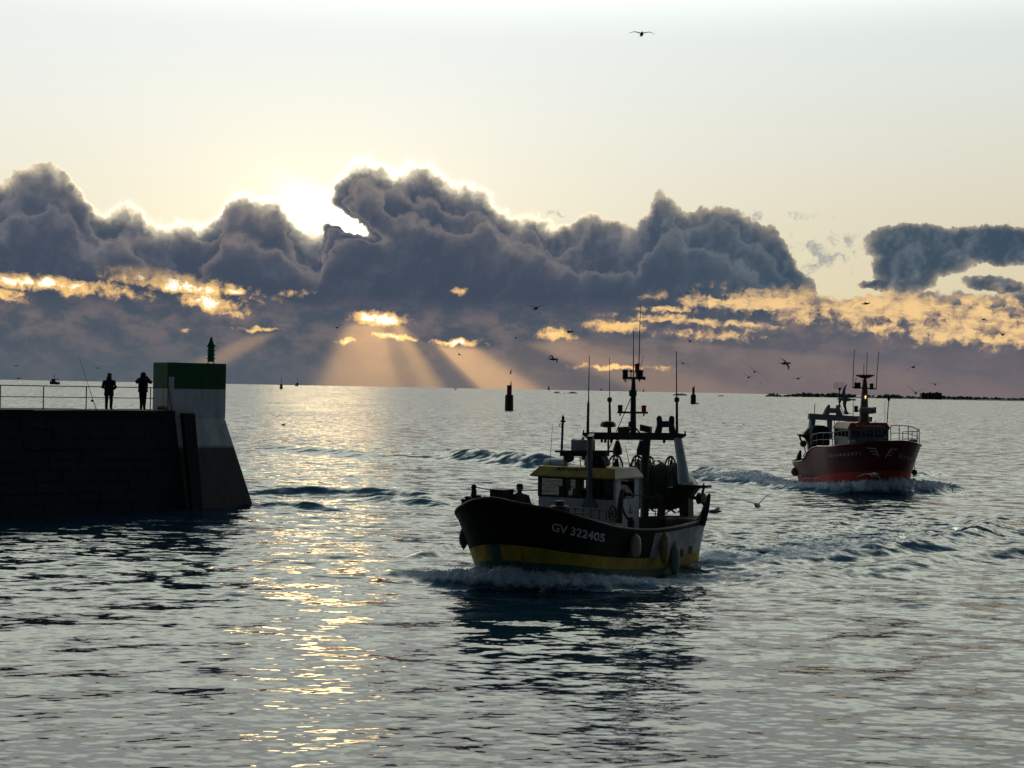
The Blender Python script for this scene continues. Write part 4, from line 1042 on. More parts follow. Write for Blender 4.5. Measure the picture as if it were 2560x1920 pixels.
# net drum with its hoops
SD = 7.9
d0, d1 = b1.at_s(*Z3(1300, 1000), SD), b1.at_s(*Z3(1790, 1010), SD); cz = b1.at_s(*Z3(1600, 1035), SD).z; ra = .92
mb = MB(); yl, yh = sorted((d0.y, d1.y)); rgn = random.Random(3); xc = 5 - SD
vs = []; nn_ = 26; cols = 12
for j in range(cols + 1):
    for k in range(nn_):
        t = 2 * math.pi * k / nn_; r = ra * (.86 + .07 * math.sin(j * 1.3 + k * .7) + rgn.uniform(-.03, .03)); vs.append((xc + r * .8 * math.cos(t), yl + (yh - yl) * j / cols, cz + r * math.sin(t)))
mb.add(vs, [(j * nn_ + k, j * nn_ + (k + 1) % nn_, (j + 1) * nn_ + (k + 1) % nn_, (j + 1) * nn_ + k) for j in range(cols) for k in range(nn_)] + [tuple(range(nn_)), tuple(cols * nn_ + k for k in range(nn_))])
drum = b1.put(mb, 'net_drum', M['net'], None, True)
for f in (0.0, .5, 1.0):
    y = yl + (yh - yl) * f; mb = MB(); mb.ring((xc, y, cz), ra * 1.0, (.8, 0, 0), (0, 0, 1), .035, 28)
    for k in range(6):
        t = math.pi * k / 3; mb.tube([(xc, y, cz), (xc + ra * .8 * math.cos(t), y, cz + ra * math.sin(t))], .03, 6)
    b1.put(mb, 'drum_flange', M['steel'], drum)
# hooped net guides standing above the drum, with dark floats inside
for cx_, w, top_, bot_, s in ((1052, 90, 660, 875, 6.25), (1312, 68, 668, 830, 6.9), (1450, 66, 676, 800, 8.1), (1712, 76, 678, 940, 8.1)):
    mb = MB(); n = 14; q = []
    for i in range(n + 1):
        t = math.pi * i / n; q.append(b1.at_s(*Z3(cx_ - w * math.cos(t), bot_ - (bot_ - top_) * (math.sin(t) ** .8)), s))
    mb.tube(q, .036, 6)
    q2 = [b1.at_s(*Z3(cx_ - w * .35 * math.cos(math.pi * i / n), bot_ - (bot_ - top_ - 6) * (math.sin(math.pi * i / n) ** .45)), s) for i in range(n + 1)]; mb.tube(q2, .028, 6)
    mb.tube([b1.at_s(*Z3(cx_ - w * .36, top_ + 55), s), b1.at_s(*Z3(cx_ + w * .36, top_ + 55), s)], .02, 6)
    hp = b1.put(mb, 'net_hoop', M['steel'], None, True)
    a = b1.at_s(*Z3(cx_, top_ + 45), s); c = b1.at_s(*Z3(cx_ + 5, bot_), s); w0 = w * .2 * .00290 * 48
    mb = MB(); h_ = (a.z - c.z); k = w * .20796 * 49 / FPX
    mb.lathe([(k * .70, c.z), (k * .62, c.z + .1 * h_), (k * .5, c.z + .35 * h_), (k * .34, c.z + .7 * h_), (k * .15, a.z)], (c.x - .02, c.y, 0), 10); b1.put(mb, 'float_cone', M['redaft'] if cx_ == 1312 else M['net'], hp)
mb = MB(); q = [b1.at_s(*Z3(*p), 6.2) for p in ((1003, 880), (1145, 880), (1118, 800), (1030, 790))]; mb.poly(q, (.2, 0, 0)); b1.put(mb, 'funnel_cover', M['iron'])
# ropes looping under the drum
for k, pts in enumerate((((1380, 1160), (1400, 1260), (1450, 1330), (1500, 1240), (1510, 1170)), ((1640, 1180), (1660, 1290), (1700, 1330), (1750, 1240), (1770, 1180)), ((1500, 1170), (1540, 1210), (1530, 1390)), ((1620, 1390), (1700, 1330), (1830, 1280)), ((1360, 1350), (1450, 1280), (1560, 1180)), ((1690, 1200), (1700, 1330), (1690, 1290)), ((1400, 1180), (1440, 1330), (1470, 1210)))):
    mb = MB(); mb.tube([b1.at_s(*Z3(*p), 7.1) for p in pts], .026, 6); b1.put(mb, 'hanging_rope', M['rope'], None, True)
mb = MB(); q = [b1.at_s(*Z3(*p), 7.0) for p in ((1510, 1100), (1640, 1140), (1610, 1290), (1590, 1440), (1540, 1440), (1560, 1300))]; mb.poly(q, (-.3, 0, 0)); b1.put(mb, 'drum_stand', M['iron'])
# blocks hanging from the gantry
for cx_ in (1076, 1362):
    mb = MB(); c = b1.at_s(*Z3(cx_, 580), SG); mb.tube([b1.at_s(*Z3(cx_, 465), SG), b1.at_s(*Z3(cx_, 530), SG)], .018, 6); mb.ring(b1.at_s(*Z3(cx_, 500), SG), .07, (0, 1, 0), (0, 0, 1), .015, 10)
    mb.lathe([(.05, .26), (.08, .22), (.17, -.05), (.17, -.22), (.03, -.25)], c, 10)
    for o_ in (-.1, .1): mb.tube([c + Vector((0, o_, -.2)), c + Vector((0, o_ * 1.2, -.72))], .012, 5)
    b1.put(mb, 'pulley_block', M['iron'], None, True)
for q in ((888, 470), (930, 475), (1000, 475), (1637, 480)):
    mb = MB(); c = b1.at_s(*Z3(*q), SG); mb.lathe([(.03, .12), (.05, .06), (.05, -.08), (.02, -.12)], c, 8); b1.put(mb, 'shackle', M['iron'])
# floodlights on the gantry
for q, tl in (((1152, 360), .1), ((1417, 345), -.25)):
    c = b1.at_s(*Z3(*q), SG); mb = MB(); mb.hexa([c + Vector((x_, y_ * .2, z_ * .11 + tl * y_ * .15)) for z_ in (-1, 1) for x_, y_ in ((-.08, -1), (.08, -1), (.08, 1), (-.08, 1))]); mb.tube([c + Vector((0, 0, -.1)), c + Vector((0, 0, -.3))], .025, 6); b1.put(mb, 'floodlight', M['iron'], None)
# double post on the gantry top
mb = MB()
for pts in (((1560, 408), (1570, 370), (1585, 300), (1578, 225)), ((1745, 410), (1735, 370), (1722, 300), (1728, 225))):
    mb.tube([b1.at_s(*Z3(*p), SG) for p in pts], (.13, .12, .11, .10), 10); c = b1.at_s(*Z3(*pts[-1]), SG); mb.ball(c, .105, 10, sz=1.1)
mb.bar(b1.at_s(*Z3(1585, 290), SG), b1.at_s(*Z3(1725, 290), SG), .16, .22)
b1.put(mb, 'gantry_horns', M['steel'], None, True)
# mast
Z1 = lambda x, y: (1100 + x * .32550, 740 + y * .32550)
mb = MB(); mb.tube([b1.at_s(*Z3(1265, 405), SG), b1.at_s(*Z1(1484, 870), SG), b1.at_s(*Z1(1485, 740), SG), b1.at_s(*Z1(1487, 630), SG)], (.11, .10, .095, .06), 10)
mb.lathe([(.10, -.12), (.14, -.10), (.14, .10), (.10, .12)], b1.at_s(*Z1(1481, 745), SG), 10); mb.lathe([(.12, -.1), (.14, -.08), (.14, .08), (.1, .1)], b1.at_s(*Z3(1252, 290), SG), 8)
for p in (1190, 1350): mb.tube([b1.at_s(*Z3(1262, 295), SG), b1.at_s(*Z3(p, 405), SG)], .028, 6)
mast = b1.put(mb, 'mast', M['steel'], None, True)
mb = MB(); mb.bar(b1.at_s(*Z1(1365, 893), SG), b1.at_s(*Z1(1595, 897), SG), .07, .07); b1.put(mb, 'crossarm', M['steel'], mast)
mb = MB(); mb.bar(b1.at_s(*Z1(1405, 628), SG), b1.at_s(*Z1(1572, 633), SG), .07, .08); mb.ring(b1.at_s(*Z1(1568, 632), SG), .05, (0, 1, 0), (0, 0, 1), .018, 10); mb.tube([b1.at_s(*Z1(*p), SG) for p in ((1408, 640), (1425, 665), (1450, 640))], .012, 5); b1.put(mb, 'crossarm', M['steel'], mast)
for q, m_, r in (((1384, 870), M['iron'], .085), ((1566, 872), M['redlamp'], .085), ((1423, 603), M['iron'], .10), ((1532, 605), M['iron'], .13), ((1515, 555), M['redlamp'], .085)):
    mb = MB(); lamp(mb, b1.at_s(*Z1(*q), SG), r, .30 if q[1] > 700 else .34); mb.tube([b1.at_s(*Z1(*q), SG) - Vector((0, 0, .15)), b1.at_s(*Z1(q[0], q[1]), SG) - Vector((0, 0, .24))], .03, 6); b1.put(mb, 'navigation_light', m_, mast, True)
mb = MB(); mb.tube([b1.at_s(*Z1(1467, 650), SG), b1.at_s(*Z1(1467, 570), SG)], .02, 6); mb.ball(b1.at_s(*Z1(1467, 576), SG), .075, 8, sz=.7); b1.put(mb, 'gps_dome', M['grey_white'], mast, True)
for pts, r0 in ((((1486, 630), (1486, 265)), .022), (((1527, 610), (1533, 300), (1541, 68)), .020), (((1537, 560), (1564, 455)), .012)):
    tube_px(b1, 'whip_aerial', [Z1(*p) for p in pts], [r0, r0 * .55] if len(pts) == 2 else [r0, r0 * .8, r0 * .45], M['iron'], s=SG, parent=mast)
for pts, rr_ in ((((1135, 1050), (1139, 830), (1141, 800), (1147, 460)), (.055, .045, .022, .012)), (((1306, 1055), (1303, 810), (1302, 780), (1302, 470)), (.05, .04, .016, .008)), (((1820, 1060), (1819, 810), (1818, 790), (1815, 425)), (.05, .045, .024, .014))):
    mb = MB(); mb.tube([b1.at_s(*Z1(*p), SG) for p in pts], rr_, 8)
    if pts[0][0] != 1135: mb.lathe([(.05, -.08), (.09, -.05), (.09, .06), (.04, .1)], b1.at_s(*Z1(pts[1][0], pts[1][1] - 12), SG), 8)
    b1.put(mb, 'whip_aerial', M['iron'], gan, True)
tube_px(b1, 'stay', [Z1(1470, 775), Z1(1300, 1170)], .016, M['rope'], s=SG)
# roof rack in front with radar and horn
SR = 5.0
ra_, rb_ = b1.at_s(*Z3(375, 638), SR), b1.at_s(*Z3(993, 642), SR)
mb = MB(); mb.hexa([ra_ + Vector((-.3, 0, 0.03)), rb_ + Vector((-.3, 0, .03)), rb_ + Vector((.3, 0, .03)), ra_ + Vector((.3, 0, .03)), ra_ + Vector((-.3, 0, .10)), rb_ + Vector((-.3, 0, .10)), rb_ + Vector((.3, 0, .10)), ra_ + Vector((.3, 0, .10))])
mb.bar(ra_ + Vector((.05, .15, -.03)), rb_ + Vector((.05, -.1, -.03)), .3, .14)
rack = b1.put(mb, 'roof_rack', M['steel'])
for q, w in ((((455, 660), (440, 785)), .06), (((735, 660), (725, 790)), .11), (((895, 660), (955, 790)), .10)):
    mb = MB(); mb.tube([b1.at_s(*Z3(*p), SR) for p in q], w * 1.4, 8); b1.put(mb, 'rack_leg', M['grey_white'], rack)
mb = MB(); mb.tube([b1.at_s(*Z3(625, 660), SR), b1.at_s(*Z3(630, 790), SR)], .02, 6); b1.put(mb, 'cable', M['iron'], rack)
mb = MB(); mb.tube([b1.at_s(*Z3(405, 620), SR), b1.at_s(*Z3(418, 270), SR)], (.045, .04), 8); c = b1.at_s(*Z3(421, 250), SR); mb.lathe([(.06, -.06), (.10, -.03), (.10, 0), (.055, .02), (.05, .12), (.02, .2)], c, 10); mb.ring(b1.at_s(*Z3(390, 305), SR), .06, (0, 1, 0), (0, 0, 1), .012, 10); b1.put(mb, 'lantern_pole', M['steel'], rack, True)
mb = MB(); c = b1.at_s(*Z3(665, 548), SR); mb.hexa([c + Vector((x_, y_, z_)) for z_ in (-.17, .20) for x_, y_ in ((-.2, -.38), (.2, -.38), (.2, .36), (-.2, .36))]); mb.lathe([(.16, -.3), (.2, -.22), (.26, -.17)], c, 10); mb.tube([c + Vector((0, 0, -.5)), c + Vector((0, 0, -.2))], .07, 8); mb.poly([b1.at_s(*Z3(*p), SR) for p in ((625, 500), (675, 435), (680, 500))], (.05, 0, 0)); mb.tube([b1.at_s(*Z3(*p), SR) for p in ((525, 465), (600, 485), (630, 490))], .015, 6); b1.put(mb, 'radar', M['grey_white'], rack, False, .02)
mb = MB(); mb.tube([b1.at_s(*Z3(965, 620), SR), b1.at_s(*Z3(966, 330), SR)], .035, 8); mb.lathe([(.12, -.08), (.28, -.05), (.26, .06), (.20, .12), (.05, .14)], b1.at_s(*Z3(962, 302), SR), 14); b1.put(mb, 'radar_dome', M['iron'], rack, True)
mb = MB(); c = b1.at_s(*Z3(500, 698), SR - .35); mb.lathe([(.04, -.12), (.13, -.10), (.155, .06), (.155, .10)], c, 14, axis='x'); b1.put(mb, 'searchlight', M['iron'], rack, True)
mb = MB(); c = b1.at_s(*Z3(335, 770), SR + .2); mb.lathe([(.02, -.46), (.16, -.44), (.19, -.3), (.19, .3), (.16, .44), (.02, .46)], c, 12, axis='y'); b1.put(mb, 'liferaft_canister', M['white'], roof1, True)
mb = MB(); c = b1.at_s(*Z3(838, 760), SR); mb.ball(c, .34, 14, sz=.95); b1.put(mb, 'dome', M['net'], roof1, True)
mb = MB(); c = b1.at_s(*Z3(745, 740), SR - .2); mb.ball(c, .19, 12, sz=1.6); b1.put(mb, 'horn', M['grey_white'], roof1, True)
tube_px(b1, 'whip_aerial', [Z3(262, 790), Z3(296, 290)], [.012, .006], M['iron'], s=SR, parent=roof1)
tube_px(b1, 'whip_aerial', [Z3(1235, 850), Z3(1168, 540)], [.018, .006], M['iron'], s=6.2, parent=roof1)
# port side deck gear: davit, rail, wheel
YP = 1.95
mb = MB(); mb.tube([b1.at_y(*Z3(*p), YP) for p in ((1090, 1480), (1105, 1300), (1118, 1180), (1128, 1100))], (.13, .11, .085, .06), 9); mb.ball(b1.at_y(*Z3(1128, 1095), YP), .07, 8); dv = b1.put(mb, 'davit', M['iron'], None, True)
mb = MB(); mb.tube([b1.at_y(*Z3(*p), YP) for p in ((1130, 1110), (1300, 1145), (1500, 1165), (1700, 1130), (1900, 1060))], .018, 6); b1.put(mb, 'guy_rope', M['rope'], dv, True)
mb = MB(); mb.tube([b1.at_y(*Z3(*p), YP) for p in ((1135, 1290), (1165, 1380), (1225, 1460))], .04, 6); b1.put(mb, 'davit_strut', M['iron'], dv)
mb = MB()
for h_ in (0, 1): mb.tube([b1.at_y(*Z3(470, 1292 + h_ * 60), YP), b1.at_y(*Z3(700, 1302 + h_ * 60), YP), b1.at_y(*Z3(945, 1320 + h_ * 60), YP)], .022, 6)
for x_ in (490, 570, 665, 760, 860, 945): mb.tube([b1.at_y(*Z3(x_, 1290 + (x_ - 470) * .06), YP), b1.at_y(*Z3(x_ - 8, 1440), YP)], .022, 6)
b1.put(mb, 'side_rail', M['iron'], None, True)
mb = MB(); c = b1.at_y(*Z3(1015, 1358), YP); mb.ring(c, .23, (1, 0, 0), (0, 0, 1), .03, 18)
for k in range(6): mb.tube([c, c + Vector((.23 * math.cos(k * math.pi / 3), 0, .23 * math.sin(k * math.pi / 3)))], .018, 5)
mb.lathe([(.06, -.05), (.06, .05)], c, 8, axis='y'); b1.put(mb, 'hand_wheel', M['iron'], None, True)
mb = MB(); c = b1.at_y(*Z3(380, 1280), 1.5); mb.lathe([(.34, -.35), (.36, -.1), (.30, .02), (.16, .05), (.16, .18), (.02, .2)], c, 14); b1.put(mb, 'winch', M['iron'], None, True)
mb = MB(); c = b1.at_y(*Z3(1240, 1475), 2.1); mb.lathe([(.12, -.3), (.13, .05), (.09, .16), (.02, .2)], c, 10); b1.put(mb, 'bollard', M['iron'], None, True)
# fore deck: bitt post with line, locker, sailor
SB = .55
mb = MB(); p0 = b1.at_s(*Z1(258, 1555), SB); p1_ = b1.at_s(*Z1(260, 1465), SB); mb.tube([p0 - Vector((0, 0, .7)), p0, p1_], (.09, .085, .075), 10); mb.ball(p1_, .095, 8); b1.put(mb, 'bow_post', M['iron'], None, True)
mb = MB(); q = [p1_, b1.at_s(*Z1(330, 1480), 1.0), b1.at_s(*Z1(420, 1492), 1.3), b1.at_s(*Z1(560, 1500), 2.2), b1.at_s(*Z1(680, 1492), 3.2), b1.at_s(*Z1(755, 1487), 4.3)]; mb.tube(q, .018, 6); b1.put(mb, 'handline', M['rope'], None, True)
mb = MB(); mb.tube([p1_, b1.at_s(*Z1(240, 1520), SB), b1.at_s(*Z1(228, 1560), SB)], .012, 5); mb.tube([p1_, b1.at_s(*Z1(282, 1505), SB), b1.at_s(*Z1(272, 1560), SB)], .012, 5); b1.put(mb, 'line_tail', M['rope'], None, True)
a = b1.at_s(*Z1(378, 1555), 1.5); c = b1.at_s(*Z1(490, 1560), 1.5); e = b1.at_s(*Z1(382, 1492), 1.5); f = b1.at_s(*Z1(488, 1500), 1.5)
mb = MB(); mb.hexa([a - Vector((0, 0, .7)), c - Vector((0, 0, .7)), c + Vector((-.6, 0, -.7)), a + Vector((-.6, 0, -.7)), e, f, f + Vector((-.6, 0, 0)), e + Vector((-.6, 0, 0))]); mb.bar(e + Vector((-.3, 0, .02)), f + Vector((-.3, 0, .02)), .68, .05); b1.put(mb, 'companion_hatch', M['iron'], None, False, .01)
mb = MB()
for p in ((185, 1590), (215, 1570), (250, 1575), (290, 1560)):
    c = b1.at_s(*Z1(*p), .9); mb.lathe([(.08, -.3), (.09, .06), (.12, .08), (.12, .13), (.03, .15)], c, 8)
mb.bar(b1.at_s(*Z1(180, 1592), .9), b1.at_s(*Z1(305, 1550), .9), .1, .1); b1.put(mb, 'mooring_bitts', M['iron'])
# fenders along the port side and at the bow
lab = ('white and ochre fender hanging nearest the bow on the black side', 'ochre fender hanging at the black boat\'s quarter beside a pale green one', 'pale green fender hanging lowest at the black boat\'s quarter')
for (x0, x1, y0, y1), m_, lb in (((1440, 1532, 505, 692), M['fender_a'], lab[0]), ((1690, 1766, 492, 742), M['fender_b'], lab[1]), ((1772, 1850, 590, 832), M['fender_c'], lab[2])):
    q0, q1 = Z2(x0, y0), Z2(x1, y1); h_ = b1.hit(b1.bvh, (q0[0] + q1[0]) / 2, (q0[1] + q1[1]) / 2)
    if h_[0] is not None:
        nn = h_[1] if h_[1].dot(b1.e - h_[0]) > 0 else -h_[1]
        tp = b1.sheer(5 - h_[0].x) - (h_[0].z + (q1[1] - q0[1]) / 2 * (b1.e - h_[0]).length / FPX)
        hanging_fender(b1, q0[0], q1[0], q0[1], q1[1], (h_[0], nn), m_, lb, top=max(tp, .05))
best = None
for s in np.linspace(.8, 4, 60):                                                # outermost visible point of the far bow
    p = b1.point(s, 1.35, -1); w = b1.M @ p; pxx = (cam.matrix_world.inverted() @ w); xx = 1280 - pxx.x / pxx.z * FPX
    if best is None or xx < best[0]: best = (xx, p, s)
q0, q1 = Z2(50, 430), Z2(130, 605); pb_ = best[1].copy(); pb_.z = b1.at_s(*Z2(90, 520), best[2]).z
hanging_fender(b1, q0[0], q1[0], q0[1], q1[1], (pb_, Vector((.4, -1, 0)).normalized()), M['fender_d'], 'black pear-shaped fender hanging off the far bow of the black boat', top=.55, point_end=True)
# the sailor on the fore deck
hp = b1.M @ b1.at_s(*Z1(610, 1500), 2.3)
POSE_C = {'L': ((.21, .0, 1.42), (.33, .02, 1.17), (.24, .22, 1.02), (-.3, .9, -.1)), 'R': ((.21, .0, 1.42), (.33, .02, 1.17), (.24, .22, 1.02), (-.3, .9, -.1)), 'stance': .14}
person((hp.x, hp.y, hp.z - 1.66), R(168), 'person in dark cap and striped sweater standing on the fore deck of the black boat', POSE_C, M['stripe'], mat('oilskin_trousers', (.05, .04, .02), .6), 'cap', .86, 1.06)

# ============ the far boat: deep red hull, red band
Z4 = lambda x, y: (1920 + x * .23510, 860 + y * .23510)
Z5 = lambda x, y: (1900 + x * .20796, 1030 + y * .20796)
b2 = Boat('fishing_trawler', on_water(2214, 1230), -6, 'deep red trawler with bright red waterline band and red name board heading right', 'fishing boat', heel=1.0)
spec2 = dict(L=12.2, beam=6.2, wl=5.2, Ed=3.3, Ew=4.0, rake=1.2, p=2.0, q=2.0, stern_r=1.8, stern_p=2.6, stern_q=2.2, aft_taper=.10, ease=True,
    sheer=[(0, 3.30), (1.2, 3.02), (3.0, 2.80), (4.6, 2.74), (5.6, 2.62), (6.6, 2.25), (7.6, 1.62), (8.6, 1.42), (10.4, 1.38), (12.2, 1.52)],
    band1=[(0, 1.38), (2.0, 1.16), (4.5, .85), (8, .42), (12.2, .42)], band0=[(0, .75), (2.0, .60), (4.5, .40), (8, .0), (12.2, -.05)],
    deck=[(0, 2.25), (5.0, 2.15), (6.6, .85), (12.2, .75)], capmat=M['redhull'],
    mats=[M['redhull'], M['redband'], M['redband'], M['redaft']],
    paint=lambda r, s: 1 if r <= 2 else (3 if s > 7.0 and r < 5 else 0))
hull2 = make_hull(b2, spec2)
def flat_on_hull(b, name, polys, m, off=.02):
    mb = MB()
    for q in polys: on_hull(b, mb, b.bvh, [q], off)
    if mb.v: b.put(mb, name, m)
def strip(p, q, w):
    d = Vector((q[0] - p[0], q[1] - p[1])); n_ = Vector((-d.y, d.x)).normalized() * w / 2
    return [(p[0] + n_.x, p[1] + n_.y), (q[0] + n_.x, q[1] + n_.y), (q[0] - n_.x, q[1] - n_.y), (p[0] - n_.x, p[1] - n_.y)]
ml = mat('faded_letter_paint', (.42, .42, .43), .6, .3, 9)
lettering(b2, b2.bvh, 'GV445971', Z5(826, 545), Z5(1212, 522), (0, -9), 'registration_number', ml, bold=.012, space=1.12)
lettering(b2, b2.bvh, 'GV445971', Z5(1658, 548), Z5(1960, 640), (3, -11), 'registration_number', ml, bold=.012, space=1.12)
for p, q, w in (((1283, 432), (1392, 438), 2.6), ((1318, 468), (1402, 474), 2.4), ((1352, 500), (1418, 512), 2.2), ((1388, 436), (1430, 540), 2.6)): flat_on_hull(b2, 'winged_emblem', [strip(Z5(*p), Z5(*q), w)], M['letter'])
for p, q, w, m_ in (((1570, 446), (1650, 448), 2.4, M['letter']), ((1560, 484), (1612, 486), 2.2, M['yellow']), ((1540, 520), (1580, 520), 2.2, M['letter']), ((1574, 446), (1508, 545), 2.6, M['letter'])): flat_on_hull(b2, 'winged_emblem', [strip(Z5(*p), Z5(*q), w)], m_)
for x0 in (515, 560, 610): flat_on_hull(b2, 'freeing_port', [[Z5(x0, 745), Z5(x0 + 12, 742), Z5(x0 + 12, 785), Z5(x0, 788)]], M['iron'])
for seq in (((432, 792), (470, 850), (560, 858), (640, 866), (760, 852), (900, 818)), ((470, 850), (540, 795), (640, 795), (720, 790)), ((630, 866), (690, 792))):
    for p, q in zip(seq, seq[1:]):
        n = 3
        for i in range(n):
            a_ = (p[0] + (q[0] - p[0]) * i / n, p[1] + (q[1] - p[1]) * i / n); c_ = (p[0] + (q[0] - p[0]) * (i + 1) / n, p[1] + (q[1] - p[1]) * (i + 1) / n)
            flat_on_hull(b2, 'white_rope', [strip(Z5(*a_), Z5(*c_), 1.1)], M['letter'], .03)
# wheelhouse
S0, S1 = 4.6, 7.6
fl, fr_ = b2.at_s(*Z4(858, 880), S0), b2.at_s(*Z4(1283, 900), S0)
yl_, yr_ = fr_.y, fl.y
yl_, yr_ = min(fl.y, fr_.y), max(fl.y, fr_.y)
zb_ = b2.at_s(*Z4(1070, 1035), S0).z; zt = b2.at_s(*Z4(1070, 908), S0).z; zw0, zw1 = b2.at_s(*Z4(1070, 990), S0).z, b2.at_s(*Z4(1070, 916), S0).z; ztop = b2.at_s(*Z4(1070, 838), S0).z
x0, x1 = 5 - S1, 5 - S0
wh = MB(); wh.box((x0, yl_, 1.9), (x1, yr_, zw0)); 
for x, y in ((x1 - .12, yl_), (x1 - .12, yr_ - .12), (x0, yl_), (x0, yr_ - .12)): wh.box((x, y, zw0), (x + .12, y + .12, zt))
for f in (.31, .64): wh.box((x1 - .10, yl_ + (yr_ - yl_) * f - .05, zw0), (x1 - .004, yl_ + (yr_ - yl_) * f + .05, zt))
for f in (.25, .5, .75): wh.box((x0 + (x1 - x0) * f - .05, yl_ + .004, zw0), (x0 + (x1 - x0) * f + .05, yl_ + .10, zt)); wh.box((x0 + (x1 - x0) * f - .05, yr_ - .10, zw0), (x0 + (x1 - x0) * f + .05, yr_ - .004, zt))
wh.box((x0 + .002, yl_ + .12, zw0), (x0 + .06, yr_ - .12, zt)); wh.box((x0 - .04, yl_ - .04, zw1), (x1 + .04, yr_ + .04, zt + .05))
wo = b2.put(wh, 'wheelhouse', M['shade'], None, False, .01)
for i, (f0, f1) in enumerate(((.05, .29), (.33, .62), (.66, .95))):
    mb = MB(); mb.box((x1 - .07, yl_ + (yr_ - yl_) * f0, zw0 + .02), (x1 - .06, yl_ + (yr_ - yl_) * f1, zw1)); b2.put(mb, 'window', M['glass'], wo)
for i in range(4):
    for yy in (yl_ + .05, yr_ - .06):
        mb = MB(); a_ = x0 + (x1 - x0) * (i / 4) + .06; mb.box((a_, yy, zw0 + .02), (a_ + (x1 - x0) / 4 - .12, yy + .01, zw1)); b2.put(mb, 'side_window', M['glass'], wo)
mb = MB(); mb.box((x0 + .2, yl_ + .3, zw0 - .1), (x1 - .3, yr_ - .3, zw0 + .2)); b2.put(mb, 'console', M['iron'], wo)
rf = MB(); ins = .12
lo_ = [(x0 - .1, yl_ - .1), (x1 + .1, yl_ - .1), (x1 + .1, yr_ + .1), (x0 - .1, yr_ + .1)]; hi_ = [(x0 + .2, yl_ + ins), (x1 - .02, yl_ + ins), (x1 - .02, yr_ - ins), (x0 + .2, yr_ - ins)]
rf.add([(x, y, zt + .052) for x, y in lo_] + [(x, y, ztop) for x, y in hi_], [(3, 2, 1, 0), (0, 1, 5, 4), (1, 2, 6, 5), (2, 3, 7, 6), (3, 0, 4, 7), (4, 5, 6, 7)])
rf.m = [0, 1, 0, 1, 1, 0]
ro = b2.put(rf, 'roof', [M['redband'], mat('sunlit_roof_side', (.26, .14, .075), .5, .3, 2)])  # tan of the roof sides carries the light from the sun side
lettering(b2, bvh_of(ro), 'Le Commodore', Z4(935, 880), Z4(1245, 892), (0, -8), 'name_board', M['letter'], off=.012, parent=ro, bold=.02)
# mast with its cross arms
SM = 5.4
mb = MB(); q = [(1020, 835, .42), (1022, 760, .33), (1024, 640, .26), (1028, 520, .22), (1030, 400, .15)]
mb.tube([b2.at_s(*Z4(x, y), SM) for x, y, r in q], [r for x, y, r in q], 10); mb.tube([b2.at_s(*Z4(1030, 400), SM), b2.at_s(*Z4(1032, 350), SM)], .09, 8)
mast2 = b2.put(mb, 'mast', M['brown'], None, True)
mb = MB(); mb.lathe([(.20, -.18), (.62, .0), (.66, .06), (.5, .10)], b2.at_s(*Z4(1032, 338), SM), 14)
for dx_ in (-16, 14): mb.tube([b2.at_s(*Z4(1028 + dx_, 405), SM), b2.at_s(*Z4(1030 + dx_ * 1.2, 375), SM)], .03, 6)
b2.put(mb, 'mast_platform', M['iron'], mast2, True)
mb = MB(); mb.bar(b2.at_s(*Z4(898, 461), SM), b2.at_s(*Z4(1152, 478), SM), .09, .09); b2.put(mb, 'crossarm', M['iron'], mast2)
mb = MB(); mb.bar(b2.at_s(*Z4(920, 710), SM), b2.at_s(*Z4(1140, 718), SM), .09, .09); b2.put(mb, 'crossarm', M['iron'], mast2)
for q, r in (((932, 443), .09), ((965, 443), .13), ((1101, 452), .13), ((936, 692), .13), ((1130, 705), .13)):
    mb = MB(); lamp(mb, b2.at_s(*Z4(*q), SM), r, .42); b2.put(mb, 'navigation_light', M['iron'], mast2, True)
mb = MB(); mb.ball(b2.at_s(*Z4(1037, 558), SM - .28), .042, 10); mb.lathe([(.03, -.12), (.06, -.1)], b2.at_s(*Z4(1037, 558), SM - .26), 8); b2.put(mb, 'lit_lamp', M['lamp'], mast2, True)
mb = MB(); c = b2.at_s(*Z4(1055, 708), SM - .4); mb.lathe([(.05, -.55), (.2, -.5), (.24, 0), (.2, .5), (.05, .55)], c, 12, axis='y'); b2.put(mb, 'radar_dome', M['shade'], mast2, True)
for pts, r in ((((903, 462), (908, 250), (920, 58)), .03), (((1150, 474), (1160, 300), (1180, 78)), .03), (((1050, 325), (1055, 82)), .025), (((1019, 325), (1020, 205)), .025), (((932, 430), (937, 350)), .02)):
    tube_px(b2, 'whip_aerial', [Z4(*p) for p in pts], [r * (1 - .4 * i / len(pts)) for i in range(len(pts))], M['iron'], s=SM, parent=mast2)
mb = MB(); mb.tube([b2.at_s(*Z4(1266, 842), S0 + .2), b2.at_s(*Z4(1282, 600), S0 + .2)], .035, 6); mb.lathe([(.04, -.2), (.1, -.1), (.1, .08), (.04, .22)], b2.at_s(*Z4(1285, 578), S0 + .2), 8); b2.put(mb, 'pole_light', M['iron'], ro, True)
for x_ in (900, 908, 1240): tube_px(b2, 'whip_aerial', [Z4(x_, 835), Z4(x_ + 4, 600)], .012, M['iron'], s=S0 + .5, parent=ro)
tube_px(b2, 'whip_aerial', [Z4(1138, 838), Z4(1144, 805)], .02, M['iron'], s=S0 + .5, parent=ro)
